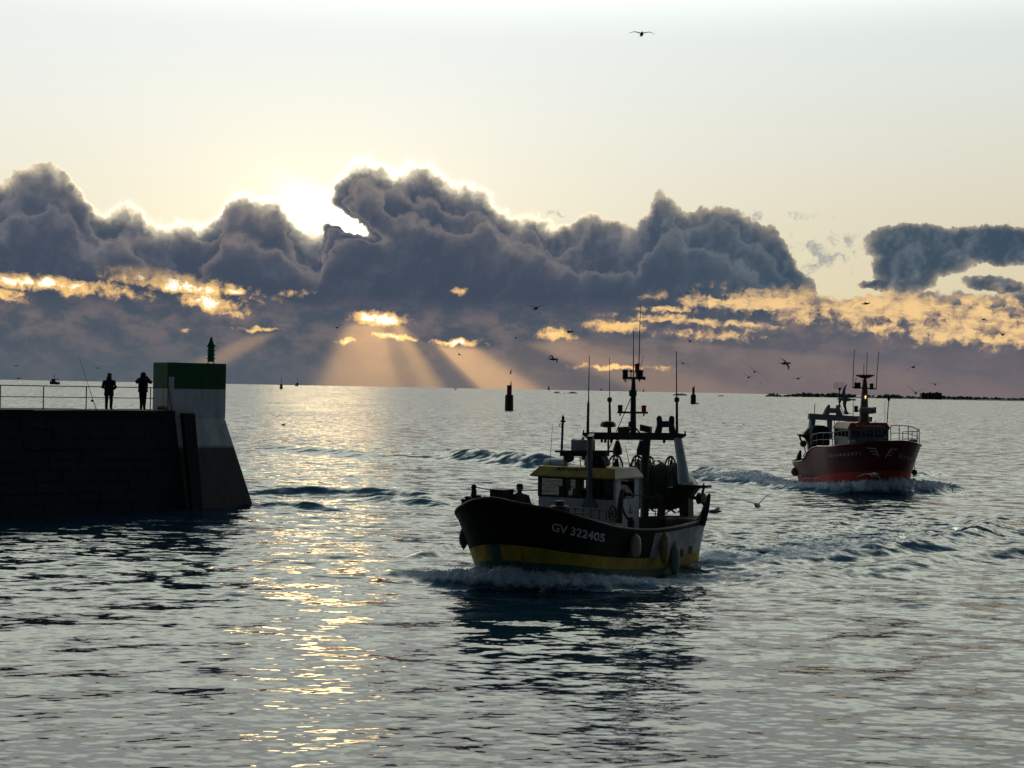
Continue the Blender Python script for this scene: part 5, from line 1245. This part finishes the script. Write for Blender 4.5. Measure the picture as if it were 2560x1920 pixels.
# stern gantry, drum and aerials
SG2 = 9.6
ga, gb = b2.at_s(*Z4(432, 770), SG2), b2.at_s(*Z4(1098, 806), SG2)
mb = MB(); mb.bar(ga, gb, .4, .42); g2 = b2.put(mb, 'gantry_beam', M['shade'], None, False, .02)
for q in (((480, 780), (470, 900)), ((655, 790), (655, 1010)), ((868, 815), (866, 900))):
    mb = MB(); mb.tube([b2.at_s(*Z4(*p), SG2) for p in q], (.2, .18), 8); b2.put(mb, 'gantry_leg', M['shade'], g2)
mb = MB(); mb.poly([b2.at_s(*Z4(*p), SG2) for p in ((455, 790), (505, 790), (490, 850), (475, 965), (372, 965), (445, 880))], (-.35, 0, 0)); b2.put(mb, 'gantry_gusset', M['shade'], g2)
for q in (((612, 768), (632, 700), (651, 648)), ((765, 778), (742, 700), (738, 648))):
    mb = MB(); mb.tube([b2.at_s(*Z4(*p), SG2) for p in q], (.26, .2, .09), 8); b2.put(mb, 'gantry_horn', M['shade'], g2, True)
mb = MB(); mb.bar(b2.at_s(*Z4(640, 708), SG2), b2.at_s(*Z4(742, 708), SG2), .3, .36); b2.put(mb, 'gantry_brace', M['shade'], g2)
tube_px(b2, 'whip_aerial', [Z4(492, 755), Z4(500, 632)], .03, M['iron'], s=SG2, parent=g2)
mb = MB(); mb.tube([b2.at_s(*Z4(760, 770), SG2), b2.at_s(*Z4(760, 470), SG2)], (.06, .04), 8)
for y_ in (610, 478): mb.ball(b2.at_s(*Z4(763, y_), SG2), .12, 8)
for k in range(6): mb.tube([b2.at_s(*Z4(702, 412 + k * 12), SG2), b2.at_s(*Z4(814, 412 + k * 12), SG2)], .009, 4)
for x_ in (704, 735, 785, 812): mb.tube([b2.at_s(*Z4(x_, 408), SG2), b2.at_s(*Z4(x_, 474), SG2)], .009, 4)
b2.put(mb, 'grid_aerial', M['iron'], g2)
for q in (((700, 800), (710, 860), (700, 1000)), ((765, 640), (830, 815)), ((735, 660), (760, 860))):
    tube_px(b2, 'stay', [Z4(*p) for p in q], .025, M['rope'], s=SG2, parent=g2)
mb = MB(); q = [b2.at_s(*Z4(*p), 8.4) for p in ((480, 1080), (478, 900), (500, 866), (600, 868), (655, 890), (665, 1080))]; mb.poly(q, (-1.0, 0, 0)); b2.put(mb, 'net_drum', M['net'], None, False, .15)
# gallows at the starboard quarter
mb = MB(); q = [b2.at_s(*Z4(*p), 10.0) for p in ((322, 958), (470, 960), (520, 1090), (500, 1200), (440, 1180), (430, 1060), (400, 1000), (325, 972))]; mb.poly(q, (-.35, 0, 0)); b2.put(mb, 'gallows', M['redhull'])
mb = MB(); mb.tube([b2.at_s(*Z4(*p), 10.2) for p in ((335, 975), (345, 1010), (370, 1060), (400, 1070))], .07, 6); mb.ball(b2.at_s(*Z4(375, 1060), 10.2), .25, 10); mb.tube([b2.at_s(*Z4(*p), 10.2) for p in ((385, 1090), (400, 1150), (370, 1200))], .04, 6); b2.put(mb, 'towing_block', M['iron'])
mb = MB(); mb.tube([b2.at_s(*Z4(*p), 11.2) for p in ((346, 1130), (335, 1180), (310, 1300))], (.07, .17, .22), 8); b2.put(mb, 'stern_post', M['iron'])
# pulpit rails
def rail_run(name, pts_top, s0, sd, h):
    tp = [b2.point(s_, b2.sheer(s_), sd) for s_ in pts_top]
    mb = MB(); mb.tube([p + Vector((0, -sd * .12, h)) for p in tp], .032, 6); mb.tube([p + Vector((0, -sd * .12, h * .52)) for p in tp], .024, 6); r_ = b2.put(mb, name, M['shade'], None, True)
    for p in tp[::2]:
        mb = MB(); mb.tube([p + Vector((0, -sd * .12, -.1)), p + Vector((0, -sd * .12, h))], .028, 6); b2.put(mb, 'stanchion', M['shade'], r_)
rail_run('bow_rail', [.0, .02, .06, .15, .3, .6, 1.0, 1.5, 2.1, 2.8, 3.6, 4.4, 5.0], 0, 1, 1.02)
rail_run('side_rail', [1.2, 1.9, 2.6, 3.3, 4.0, 4.6, 5.2, 5.8, 6.3], 0, -1, .95)
mb = MB(); c = b2.at_s(*Z5(1840, 390), 1.6); mb.lathe([(.16, -.3), (.16, .1), (.24, .14), (.24, .3), (.1, .34)], c, 10); b2.put(mb, 'bollard', M['iron'], None, True)
mb = MB(); c = b2.at_s(*Z5(1660, 380), 2.4); mb.box(c + Vector((-.2, -.25, -.15)), c + Vector((.2, .25, .12))); b2.put(mb, 'windlass', M['iron'], None, False, .02)
mb = MB(); c = b2.at_s(*Z5(1105, 362), 2.2); mb.box(c + Vector((-.1, -.22, -.09)), c + Vector((.1, .22, .12))); b2.put(mb, 'white_box', M['white'], None, False, .02)
# round fenders
for px_, py_, r_, m_, lb in ((1988, 1179, 10.5, mat('red_buoy_rubber', (.17, .02, .015), .5, .3, 3), 'round dull red fender hanging at the stern quarter of the red boat'), (2286, 1181, 7, M['fender_d'], 'small dark round fender hanging low on the far bow of the red boat')):
    bestp = None
    if px_ < 2100: c = b2.point(10.6, .95, -1) + Vector((0, -.34, 0)); dd_ = (b2.e - c).length; c = b2.e + b2.dir(px_, py_) * dd_
    else: c = b2.at_y(px_, py_, b2.point(2.2, .9, 1).y + .25)
    w = b2.M @ c; rr_ = r_ * (b2.e - c).length / FPX
    o = empty('fender', w, 0, lb, 'fender', 'fenders hung over the sides'); mb = MB(); mb.ball((0, 0, 0), rr_, 14, sz=1.05); mb.build('buoy_body', m_, o, True)
    mb = MB(); mb.tube([(0, 0, rr_), (0, 0, rr_ + .5)], .02, 6); mb.build('rope', M['rope'], o)

# ------------------------------------------------------------------ beacons, far craft, islets and shore
def beacon(px, py, wpx, h_px, red_px, top_px, label, step=False, lean=.25):
    p = on_water(px, py); k = p.y / FPX
    o = empty('beacon_tower', (p.x, p.y, -.6), 0, label, 'beacon', 'red topped channel beacons')
    R0, H, ht, rt = wpx / 2 * k, h_px * k, red_px * k, top_px / 2 * k
    mb = MB(); mb.lathe([(R0 * 1.12, -1.0), (R0 * 1.10, .55), (R0 * 1.02, .75), (R0 * .98, .6 + (H - ht) * .96), (R0 * .90, .6 + H - ht), (rt * 1.02, .6 + (H - ht) + .18 * R0)], (0, 0, 0), 18)
    if step: mb.box((R0 * .5, -R0, -1), (R0 * 2.3, R0, .95)); mb.box((R0 * 1.3, -R0 * .5, .9), (R0 * 1.7, R0 * .4, 1.35))
    mb.build('base', mat('dark_beacon_masonry', (.09, .05, .048), .85, .4, .8, bump=.4), o, True)
    mb = MB(); mb.lathe([(rt, .6 + H - ht), (rt * .97, .6 + H - .1), (rt * 1.08, .6 + H - .08), (rt * 1.08, .6 + H)], (0, 0, 0), 16); mb.build('red_top', mat('beacon_red', (.38, .04, .03), .6, .3, .9), o, True)
    mb = MB(); q = .6 + H; mb.tube([(rt * .4, 0, q), (rt * (.4 + lean), 0, q + rt * 1.5)], rt * .2, 6); mb.tube([(rt * .7, 0, q), (rt * (.4 + lean), 0, q + rt * .9)], rt * .12, 6); mb.build('topmark_pole', M['iron'], o)
    # cormorant perched on the pole
    c = Vector((p.x + rt * (.4 + lean), p.y, q - .6 + rt * 1.45)); s = 1.05
    bird = MB(); rings = [(0, 0, .02), (.07, 0, .10), (.10, .02, .25), (.09, .05, .42), (.05, .06, .55), (.035, .09, .66), (.05, .13, .74), (.02, .22, .75)]
    b_ = loft([((x_ * s, y_ * -.4 * s, z_ * s), max(r_, .012) * s, max(r_, .012) * s) for r_, x_, z_ in [(a, bq, cz) for a, bq, cz in rings]], 8)
    t_ = b_.build('perched_seabird', M['iron'], None, True); t_.location = c
    tag(t_, f'dark seabird perched upright on top of the {"nearer" if wpx > 18 else "farther"} red beacon', 'bird', 'seabirds perched on the beacons')
    return o
beacon(1272.5, 1026, 21, 63, 25, 12.5, 'larger nearer red topped beacon tower standing in the sea')
beacon(1733, 1010, 13.5, 42, 19, 6.5, 'smaller farther red topped beacon tower on a rock ledge', True)
def far_boat(px, py, wpx, hpx, head, label, mast_h=1.0):
    p = on_water(px, py); D = p.y; k = D / FPX; Lb = wpx * k
    o = empty('fishing_boat', (p.x, p.y, 0), R(head), label, 'fishing boat', 'small boats far out near the horizon'); o.rotation_euler = (0, 0, R(head))
    dk = mat('far_hull', (.03, .034, .045), .6, .3, 1)
    mb = MB(); n = 9; rows = []
    for zf, wf in ((-.1, .55), (.10, .8), (.30, 1.0)):
        r = []
        for i in range(n):
            f = i / (n - 1); y = .20 * (1 - max(0, (f - .35) / .65) ** 2.2) * wf; r.append((Lb * (f - .5) * (1 + .06 * zf), Lb * y, Lb * zf * (.75 + .5 * f * f)))
        rows.append(r + [(a, -b, c) for a, b, c in r[::-1]])
    m = 2 * n; mb.add([p_ for r in rows for p_ in r], [(j * m + i, j * m + (i + 1) % m, (j + 1) * m + (i + 1) % m, (j + 1) * m + i) for j in range(2) for i in range(m)] + [tuple(2 * m + i for i in range(m))])
    mb.build('hull', dk, o)
    H = hpx * k
    mb = MB(); mb.box((-.05 * Lb, -.13 * Lb, .2 * Lb), (.22 * Lb, .13 * Lb, .50 * Lb)); mb.box((-.08 * Lb, -.15 * Lb, .50 * Lb), (.25 * Lb, .15 * Lb, .54 * Lb)); mb.build('wheelhouse', dk, o)
    mb = MB(); mb.tube([(.05 * Lb, 0, .5 * Lb), (.05 * Lb, 0, H * mast_h)], .018 * Lb, 6); mb.tube([(.05 * Lb, -.12 * Lb, .75 * H), (.05 * Lb, .12 * Lb, .75 * H)], .015 * Lb, 5); mb.build('mast', M['iron'], o)
    mb = MB(); 
    for s_ in (-1, 1): mb.tube([(-.35 * Lb, s_ * .14 * Lb, .2 * Lb), (-.33 * Lb, s_ * .12 * Lb, .55 * Lb)], .02 * Lb, 5)
    mb.tube([(-.33 * Lb, -.12 * Lb, .55 * Lb), (-.33 * Lb, .12 * Lb, .55 * Lb)], .02 * Lb, 5); mb.build('gantry', M['iron'], o)
    return o
far_boat(136, 961, 26, 27, 165, 'small dark fishing boat far off behind the pier railing')
far_boat(703, 973, 22, 29, -80, 'small dark fishing boat on the horizon, left and nearer of a pair')
far_boat(743, 965.5, 15, 20, -60, 'smallest dark fishing boat on the horizon, right and farther of a pair')
def sail_boat(px, py, hpx, label):
    p = on_water(px, py + 2.0); k = p.y / FPX; H = hpx * k
    o = empty('sailing_boat', (p.x, p.y, 0), 0, label, 'sailing boat', 'sailing boats on the horizon')
    mb = MB(); mb.hexa([(-.22 * H, -.05 * H, -.03 * H), (.22 * H, -.05 * H, -.03 * H), (.22 * H, .05 * H, -.03 * H), (-.22 * H, .05 * H, -.03 * H), (-.26 * H, -.07 * H, .10 * H), (.30 * H, -.02 * H, .12 * H), (.30 * H, .02 * H, .12 * H), (-.26 * H, .07 * H, .10 * H)]); mb.build('hull', M['iron'], o)
    mb = MB(); mb.tube([(0, 0, .1 * H), (0, 0, H)], .014 * H, 6); mb.build('mast', M['iron'], o)
    mb = MB(); mb.poly([(-.02 * H, 0, .14 * H), (-.02 * H, 0, .92 * H), (-.2 * H, 0, .16 * H)], (0, .01 * H, 0)); mb.poly([(.02 * H, 0, .85 * H), (.02 * H, 0, .14 * H), (.15 * H, 0, .14 * H)], (0, .01 * H, 0)); mb.build('sail', mat('far_sail', (.05, .055, .065), .8), o)
sail_boat(1372, 973.2, 14, 'tallest dark sail on the horizon beside the small rocks')
sail_boat(1503, 975.5, 10, 'lone small sail between the two whip aerials of the near boat')
sail_boat(1609, 977.8, 10, 'small sail just right of the near boat\'s mast')
def islet(px0, px1, py, hpx, label, D=2600, flat=False, seed=1):
    a, c = at(px0, py, D), at(px1, py, D); w = c.x - a.x; k = D / FPX; rg_ = random.Random(seed)
    n = 26; mb = MB(); prof = [rg_.uniform(.45, 1) if not flat else rg_.uniform(.8, 1) for _ in range(n + 1)]
    rows = []
    for j in range(5):
        f = j / 4; env = math.sin(math.pi * min(max(f, .02), .98)) ** .6
        rows.append([(a.x + w * i / n, D + (f - .5) * max(w * .5, 30), -1 + (hpx * k + 1) * env * prof[i] * (math.sin(math.pi * min(max(i / n, .015), .985)) ** (.25 if flat else .55))) for i in range(n + 1)])
    mb.add([p for r in rows for p in r], [(j * (n + 1) + i, j * (n + 1) + i + 1, (j + 1) * (n + 1) + i + 1, (j + 1) * (n + 1) + i) for j in range(4) for i in range(n)])
    tag(mb.build('rock_islet', M['rock'], None, True), label, 'islet', 'rocky islets on the horizon')
islet(1383, 1402, 974, 6, 'low humped dark rock on the horizon next to the tallest sail', seed=1)
islet(1409, 1415, 975, 2.5, 'tiniest dark rock on the horizon between two larger ones', seed=2)
islet(1417, 1446, 975, 6, 'longer low dark rock with two humps on the horizon', seed=3)
islet(1683, 1717, 980, 6, 'flat topped dark rock on the horizon left of the farther beacon', flat=True, seed=4)
islet(1796, 1809, 983, 3, 'small flat dark rock on the horizon right of the farther beacon', flat=True, seed=5)
islet(1913, 1955, 985.5, 13, 'rounded dark wooded rock off the left tip of the shore', D=3000, seed=8)
islet(1960, 1974, 985.8, 3, 'low reef in the gap off the shore tip', D=3000, seed=7)
# low wooded shore at the right
DS = 3300.0; ks = DS / FPX
def shore_z(px): return at(px, 984 + (px - 1887) * .0187, DS)
mb = MB(); n = 60; rows = []
for j in range(4):
    rows.append([(shore_z(1968 + i * 16).x, DS + j * 60 - i * 2, (-2, 1.5, 3.5, -2)[j] * (.4 if i == 0 else 1)) for i in range(n)])
mb.add([p for r in rows for p in r], [(j * n + i, j * n + i + 1, (j + 1) * n + i + 1, (j + 1) * n + i) for j in range(3) for i in range(n - 1)])
tag(mb.build('shore', M['rock'], None, True), kind='structure')
rgw = random.Random(12); mb = MB()
def crown(c, r, h_):
    for _ in range(int(34)):
        t, q_, z_ = rgw.uniform(0, 6.28), rgw.uniform(0, 1) ** .5, rgw.uniform(0, 1)
        rr = math.sqrt(max(0, 1 - (z_ * 2 - 1) ** 2)) * .55 + .45 * (1 - z_)
        p = (c[0] + math.cos(t) * q_ * r * rr, c[1] + math.sin(t) * q_ * r * .6 * rr, c[2] + z_ * h_); s_ = r * rgw.uniform(.16, .34)
        mb.ball(p, s_, 5, sz=.8)
HP = [(1975, 3), (2005, 8), (2040, 14), (2070, 10), (2105, 15), (2140, 11), (2170, 9), (2215, 9), (2250, 14), (2275, 4), (2300, 8), (2330, 6), (2370, 14), (2395, 8), (2430, 12), (2460, 7), (2500, 10), (2530, 5), (2600, 9), (2800, 9)]
x = 1978.0
while x < 2760:
    h_ = 6
    for (a, ha), (c_, hc) in zip(HP, HP[1:]):
        if a <= x <= c_: h_ = ha + (hc - ha) * (x - a) / (c_ - a)
    h_ = (h_ * .62 + 1.8) * ks * rgw.uniform(.75, 1.0); p = shore_z(x); crown((p.x, DS + rgw.uniform(10, 120), .5), h_ * rgw.uniform(.6, 1.0) + 2, h_); x += rgw.uniform(2.2, 5)
tag(mb.build('far_wood', M['foliage'], None), 'dark line of trees along the low shore at the right', 'wood', kind='stuff')
for i, (x0_, x1_, h_, lb) in enumerate(((2303, 2318, 15, 'left of the three far blocks of buildings on the wooded shore'), (2320, 2333, 16, 'middle of the three far blocks of buildings on the wooded shore'), (2335, 2353, 16.5, 'right and widest of the three far blocks of buildings on the shore'))):
    p, q = shore_z(x0_), shore_z(x1_); o = empty('apartment_block', (p.x, DS - 4, 0), 0, lb, 'building', 'blocks of buildings on the far shore')
    w = q.x - p.x; H = h_ * ks; mb = MB(); mb.box((0, 0, 0), (w, 14, H)); mb.build('wall', mat('far_facade', (.075, .08, .088), .8), o)
    mb = MB(); mb.box((-.4, -.4, H), (w + .4, 14.4, H + .6)); mb.box((w * .3, 4, H + .6), (w * .55, 9, H + 2.4)); mb.build('roof', M['rock'], o)
    for r_ in range(4):
        for c_ in range(3):
            mb = MB(); mb.box((w * (.1 + .3 * c_), -.12, H * (.12 + .22 * r_)), (w * (.1 + .3 * c_) + w * .18, -.03, H * (.12 + .22 * r_) + H * .12)); mb.build('window', M['iron'], o)
p = on_water(2424, 1000.5); far_boat(2424, 1000.2, 13, 4, 175, 'tiny low boat under the wooded shore at the right', .6)

# ------------------------------------------------------------------ gulls
def gull(px, py, span, head, lw, rw, bank, label, D=None, pitch=0, tail=1.0):
    """photo point and wing span in pixels of the 2212 copy; lw/rw: (inner, outer) wing angles; head: degrees, 0 = flying away, 180 = towards the quay"""
    px *= K; py *= K; span *= K
    D = D or FPX * 1.15 / span; c = at(px, py, D)
    if c.z < .8: D = on_water(px, py, .8).y; c = at(px, py, D)
    sc = 1.25 if D is None else 1.25
    mb = MB(); n = 10
    spine = [(-.30, .012, .0), (-.24, .05, -.004), (-.14, .075, -.004), (0, .092, 0), (.12, .082, .004), (.20, .058, .014), (.25, .056, .026), (.29, .050, .03), (.325, .022, .026), (.365, .010, .018), (.385, .004, .012)]
    vs = []
    for y, r, z in spine:
        for k in range(n):
            t = 2 * math.pi * k / n; vs.append((r * math.cos(t), y, z + r * .92 * math.sin(t)))
    mb.add(vs, [(i * n + k, i * n + (k + 1) % n, (i + 1) * n + (k + 1) % n, (i + 1) * n + k) for i in range(len(spine) - 1) for k in range(n)] + [tuple(range(n)), tuple((len(spine) - 1) * n + k for k in range(n))])
    mb.hexa([(-.035, -.26, -.008), (.035, -.26, -.008), (.085 * tail, -.44, -.004), (-.085 * tail, -.44, -.004), (-.035, -.26, .008), (.035, -.26, .008), (.085 * tail, -.44, .002), (-.085 * tail, -.44, .002)])
    for sd, (ai, ao) in ((-1, lw), (1, rw)):
        st = [(0, .02, .17, .030), (.10, .03, .165, .026), (.22, .055, .15, .020), (.32, .06, .135, .015), (.44, .03, .11, .012), (.56, -.02, .075, .008), (.66, -.075, .03, .005), (.70, -.10, .008, .003)]
        x = .04; z = .04; vv = []
        for i, (d, yc, ch, th) in enumerate(st):
            if i: a = R(ai if d <= .33 else ai + (ao - ai) * min(1, (d - .32) / .18)); x += (d - st[i - 1][0]) * math.cos(a); z += (d - st[i - 1][0]) * math.sin(a)
            for yy, zz in ((ch * .45, 0), (ch * .18, th), (-ch * .55, th * .2), (ch * .18, -th * .5)): vv.append((sd * x, yc + yy, z + zz))
        mb.add(vv, [(i * 4 + k, i * 4 + (k + 1) % 4, (i + 1) * 4 + (k + 1) % 4, (i + 1) * 4 + k) for i in range(len(st) - 1) for k in range(4)] + [(0, 1, 2, 3), tuple((len(st) - 1) * 4 + k for k in range(4))])
    o = mb.build('gull', M['gull'], None, True)
    o.matrix_world = Matrix.Translation(c) @ Matrix.Rotation(R(-head), 4, 'Z') @ Matrix.Rotation(R(pitch), 4, 'X') @ Matrix.Rotation(R(bank if abs(head) < 90 else -bank), 4, 'Y')
    return tag(o, label, 'gull', 'gulls over the harbour mouth')
up_ = lambda a, b_: (a, b_)
gull(1386, 74, 48, 180, (14, -12), (10, -14), 2, 'gull gliding alone high in the pale sky at the top')
gull(1157, 666, 50, 165, (22, -4), (16, -14), 2, 'large gull gliding in front of the dark cloud above the near boat')
gull(728, 708, 22, 20, (10, 6), (44, 30), 4, 'small gull with one wing raised left of the light rays', D=150)
gull(1114, 730, 28, 0, (20, 14), (20, 18), 8, 'small gull with shallow raised wings below the large gliding one')
gull(1230, 717, 18, 60, (20, 0), (10, -10), 0, 'small gull against the golden cloud opening', D=110)
gull(992, 766, 24, 10, (34, 20), (-16, -20), 24, 'gull banking steeply inside the right light ray')
gull(1195, 776, 14, 60, (30, -60), (10, -70), 10, 'small gull with wings bent down between rays and aerials', D=90)
gull(1475, 785, 28, 0, (16, -14), (4, -45), 12, 'gull with drooping wing tips beside the near boat\'s right aerial')
gull(1490, 737, 34, 0, (52, 40), (16, 6), 4, 'gull with a high left wing right of the near boat\'s mast')
gull(1617, 815, 32, 0, (44, 34), (12, 4), 2, 'lower gull of a pair flying between the two boats')
gull(1630, 803, 32, 0, (38, 30), (-10, -16), 10, 'upper gull of a pair flying between the two boats')
gull(1697, 785, 14, 75, (14, 10), (-30, -20), 14, 'dark gull seen side on above the pair', D=85)
gull(1724, 818, 28, 30, (14, -16), (18, -26), -6, 'gull with arched wings left of the red boat\'s aerials')
gull(1871, 656, 12, 140, (40, 50), (-20, -40), 30, 'tiny gull tumbling in the golden clouds', D=120)
gull(2125, 690, 28, 0, (-20, -66), (24, -4), -12, 'gull with one wing hanging down, upper of two at the right edge')
gull(2166, 723, 34, 0, (36, 30), (24, 14), 0, 'gull with both wings raised, lower of two at the right edge')
gull(1973, 793, 36, 0, (-14, -28), (14, 8), -16, 'gull banking above the wooded shore right of the red boat')
gull(2020, 830, 28, 10, (16, -24), (12, -18), -8, 'gull with arched wings low over the wooded shore')
gull(1826, 863, 20, -70, (30, 40), (-30, -60), 30, 'gull turning beside the red boat\'s grid aerial', D=62)
gull(1636, 1092, 76, 0, (16, 10), (46, 36), 0, 'big gull with raised wings skimming the water between the boats')
gull(1888, 1026, 44, 172, (-50, -68), (6, -22), -6, 'gull flapping across the red boat\'s bow', D=52)
gull(1542, 1105, 14, 120, (20, -40), (10, -20), 0, 'gull half hidden behind the near boat\'s stern post', D=60)
gull(1978, 849, 22, 200, (50, 40), (20, 10), 20, 'gull rising in front of the far shore buildings', D=95)
gull(35, 790, 16, 0, (14, -4), (12, 10), 4, 'small faint gull at the far left above the railing', D=170)
gull(40, 817, 12, 30, (20, 0), (10, -40), 0, 'tiny gull near the waterline at the far left', D=190)
gull(212, 795, 16, 0, (10, 0), (16, 12), -8, 'faint gull between the two people on the pier and the rod', D=180)
gull(984, 841, 8, 40, (30, 20), (20, 0), 0, 'tiny gull just under the horizon below the light rays', D=240)
gull(1563, 915, 8, 0, (14, 0), (14, 0), 0, 'pale gull low on the water, left of two far behind the near boat', D=200)
gull(1607, 917, 8, 0, (14, 0), (14, 0), 4, 'pale gull low on the water, right of two far behind the near boat', D=200)
gull(612, 918, 14, 20, (6, -4), (20, 12), 0, 'gull skimming the sea right of the pier head', D=130)
# a gull standing on the red boat's stern gantry
c = b2.M @ b2.at_s(*Z4(835, 765), SG2)
bd = loft([((0, 0, .0), .012, .012), ((0, 0, .10), .012, .012), ((0, 0, .12), .10, .14), ((0, .02, .22), .13, .19), ((0, .07, .32), .10, .13), ((0, .10, .40), .06, .065), ((0, .11, .47), .065, .07), ((0, .12, .53), .03, .03)], 10)
bd.bar((0, .15, .47), (0, .25, .455), .02, .02); bd.hexa([(-.05, -.12, .2), (.05, -.12, .2), (.05, -.36, .14), (-.05, -.36, .14), (-.05, -.12, .25), (.05, -.12, .25), (.04, -.36, .16), (-.04, -.36, .16)])
t_ = bd.build('gull', M['gull'], None, True); t_.location = c; t_.rotation_euler = (0, 0, R(60)); tag(t_, 'gull standing on the red boat\'s white stern gantry', 'gull', 'gulls over the harbour mouth')
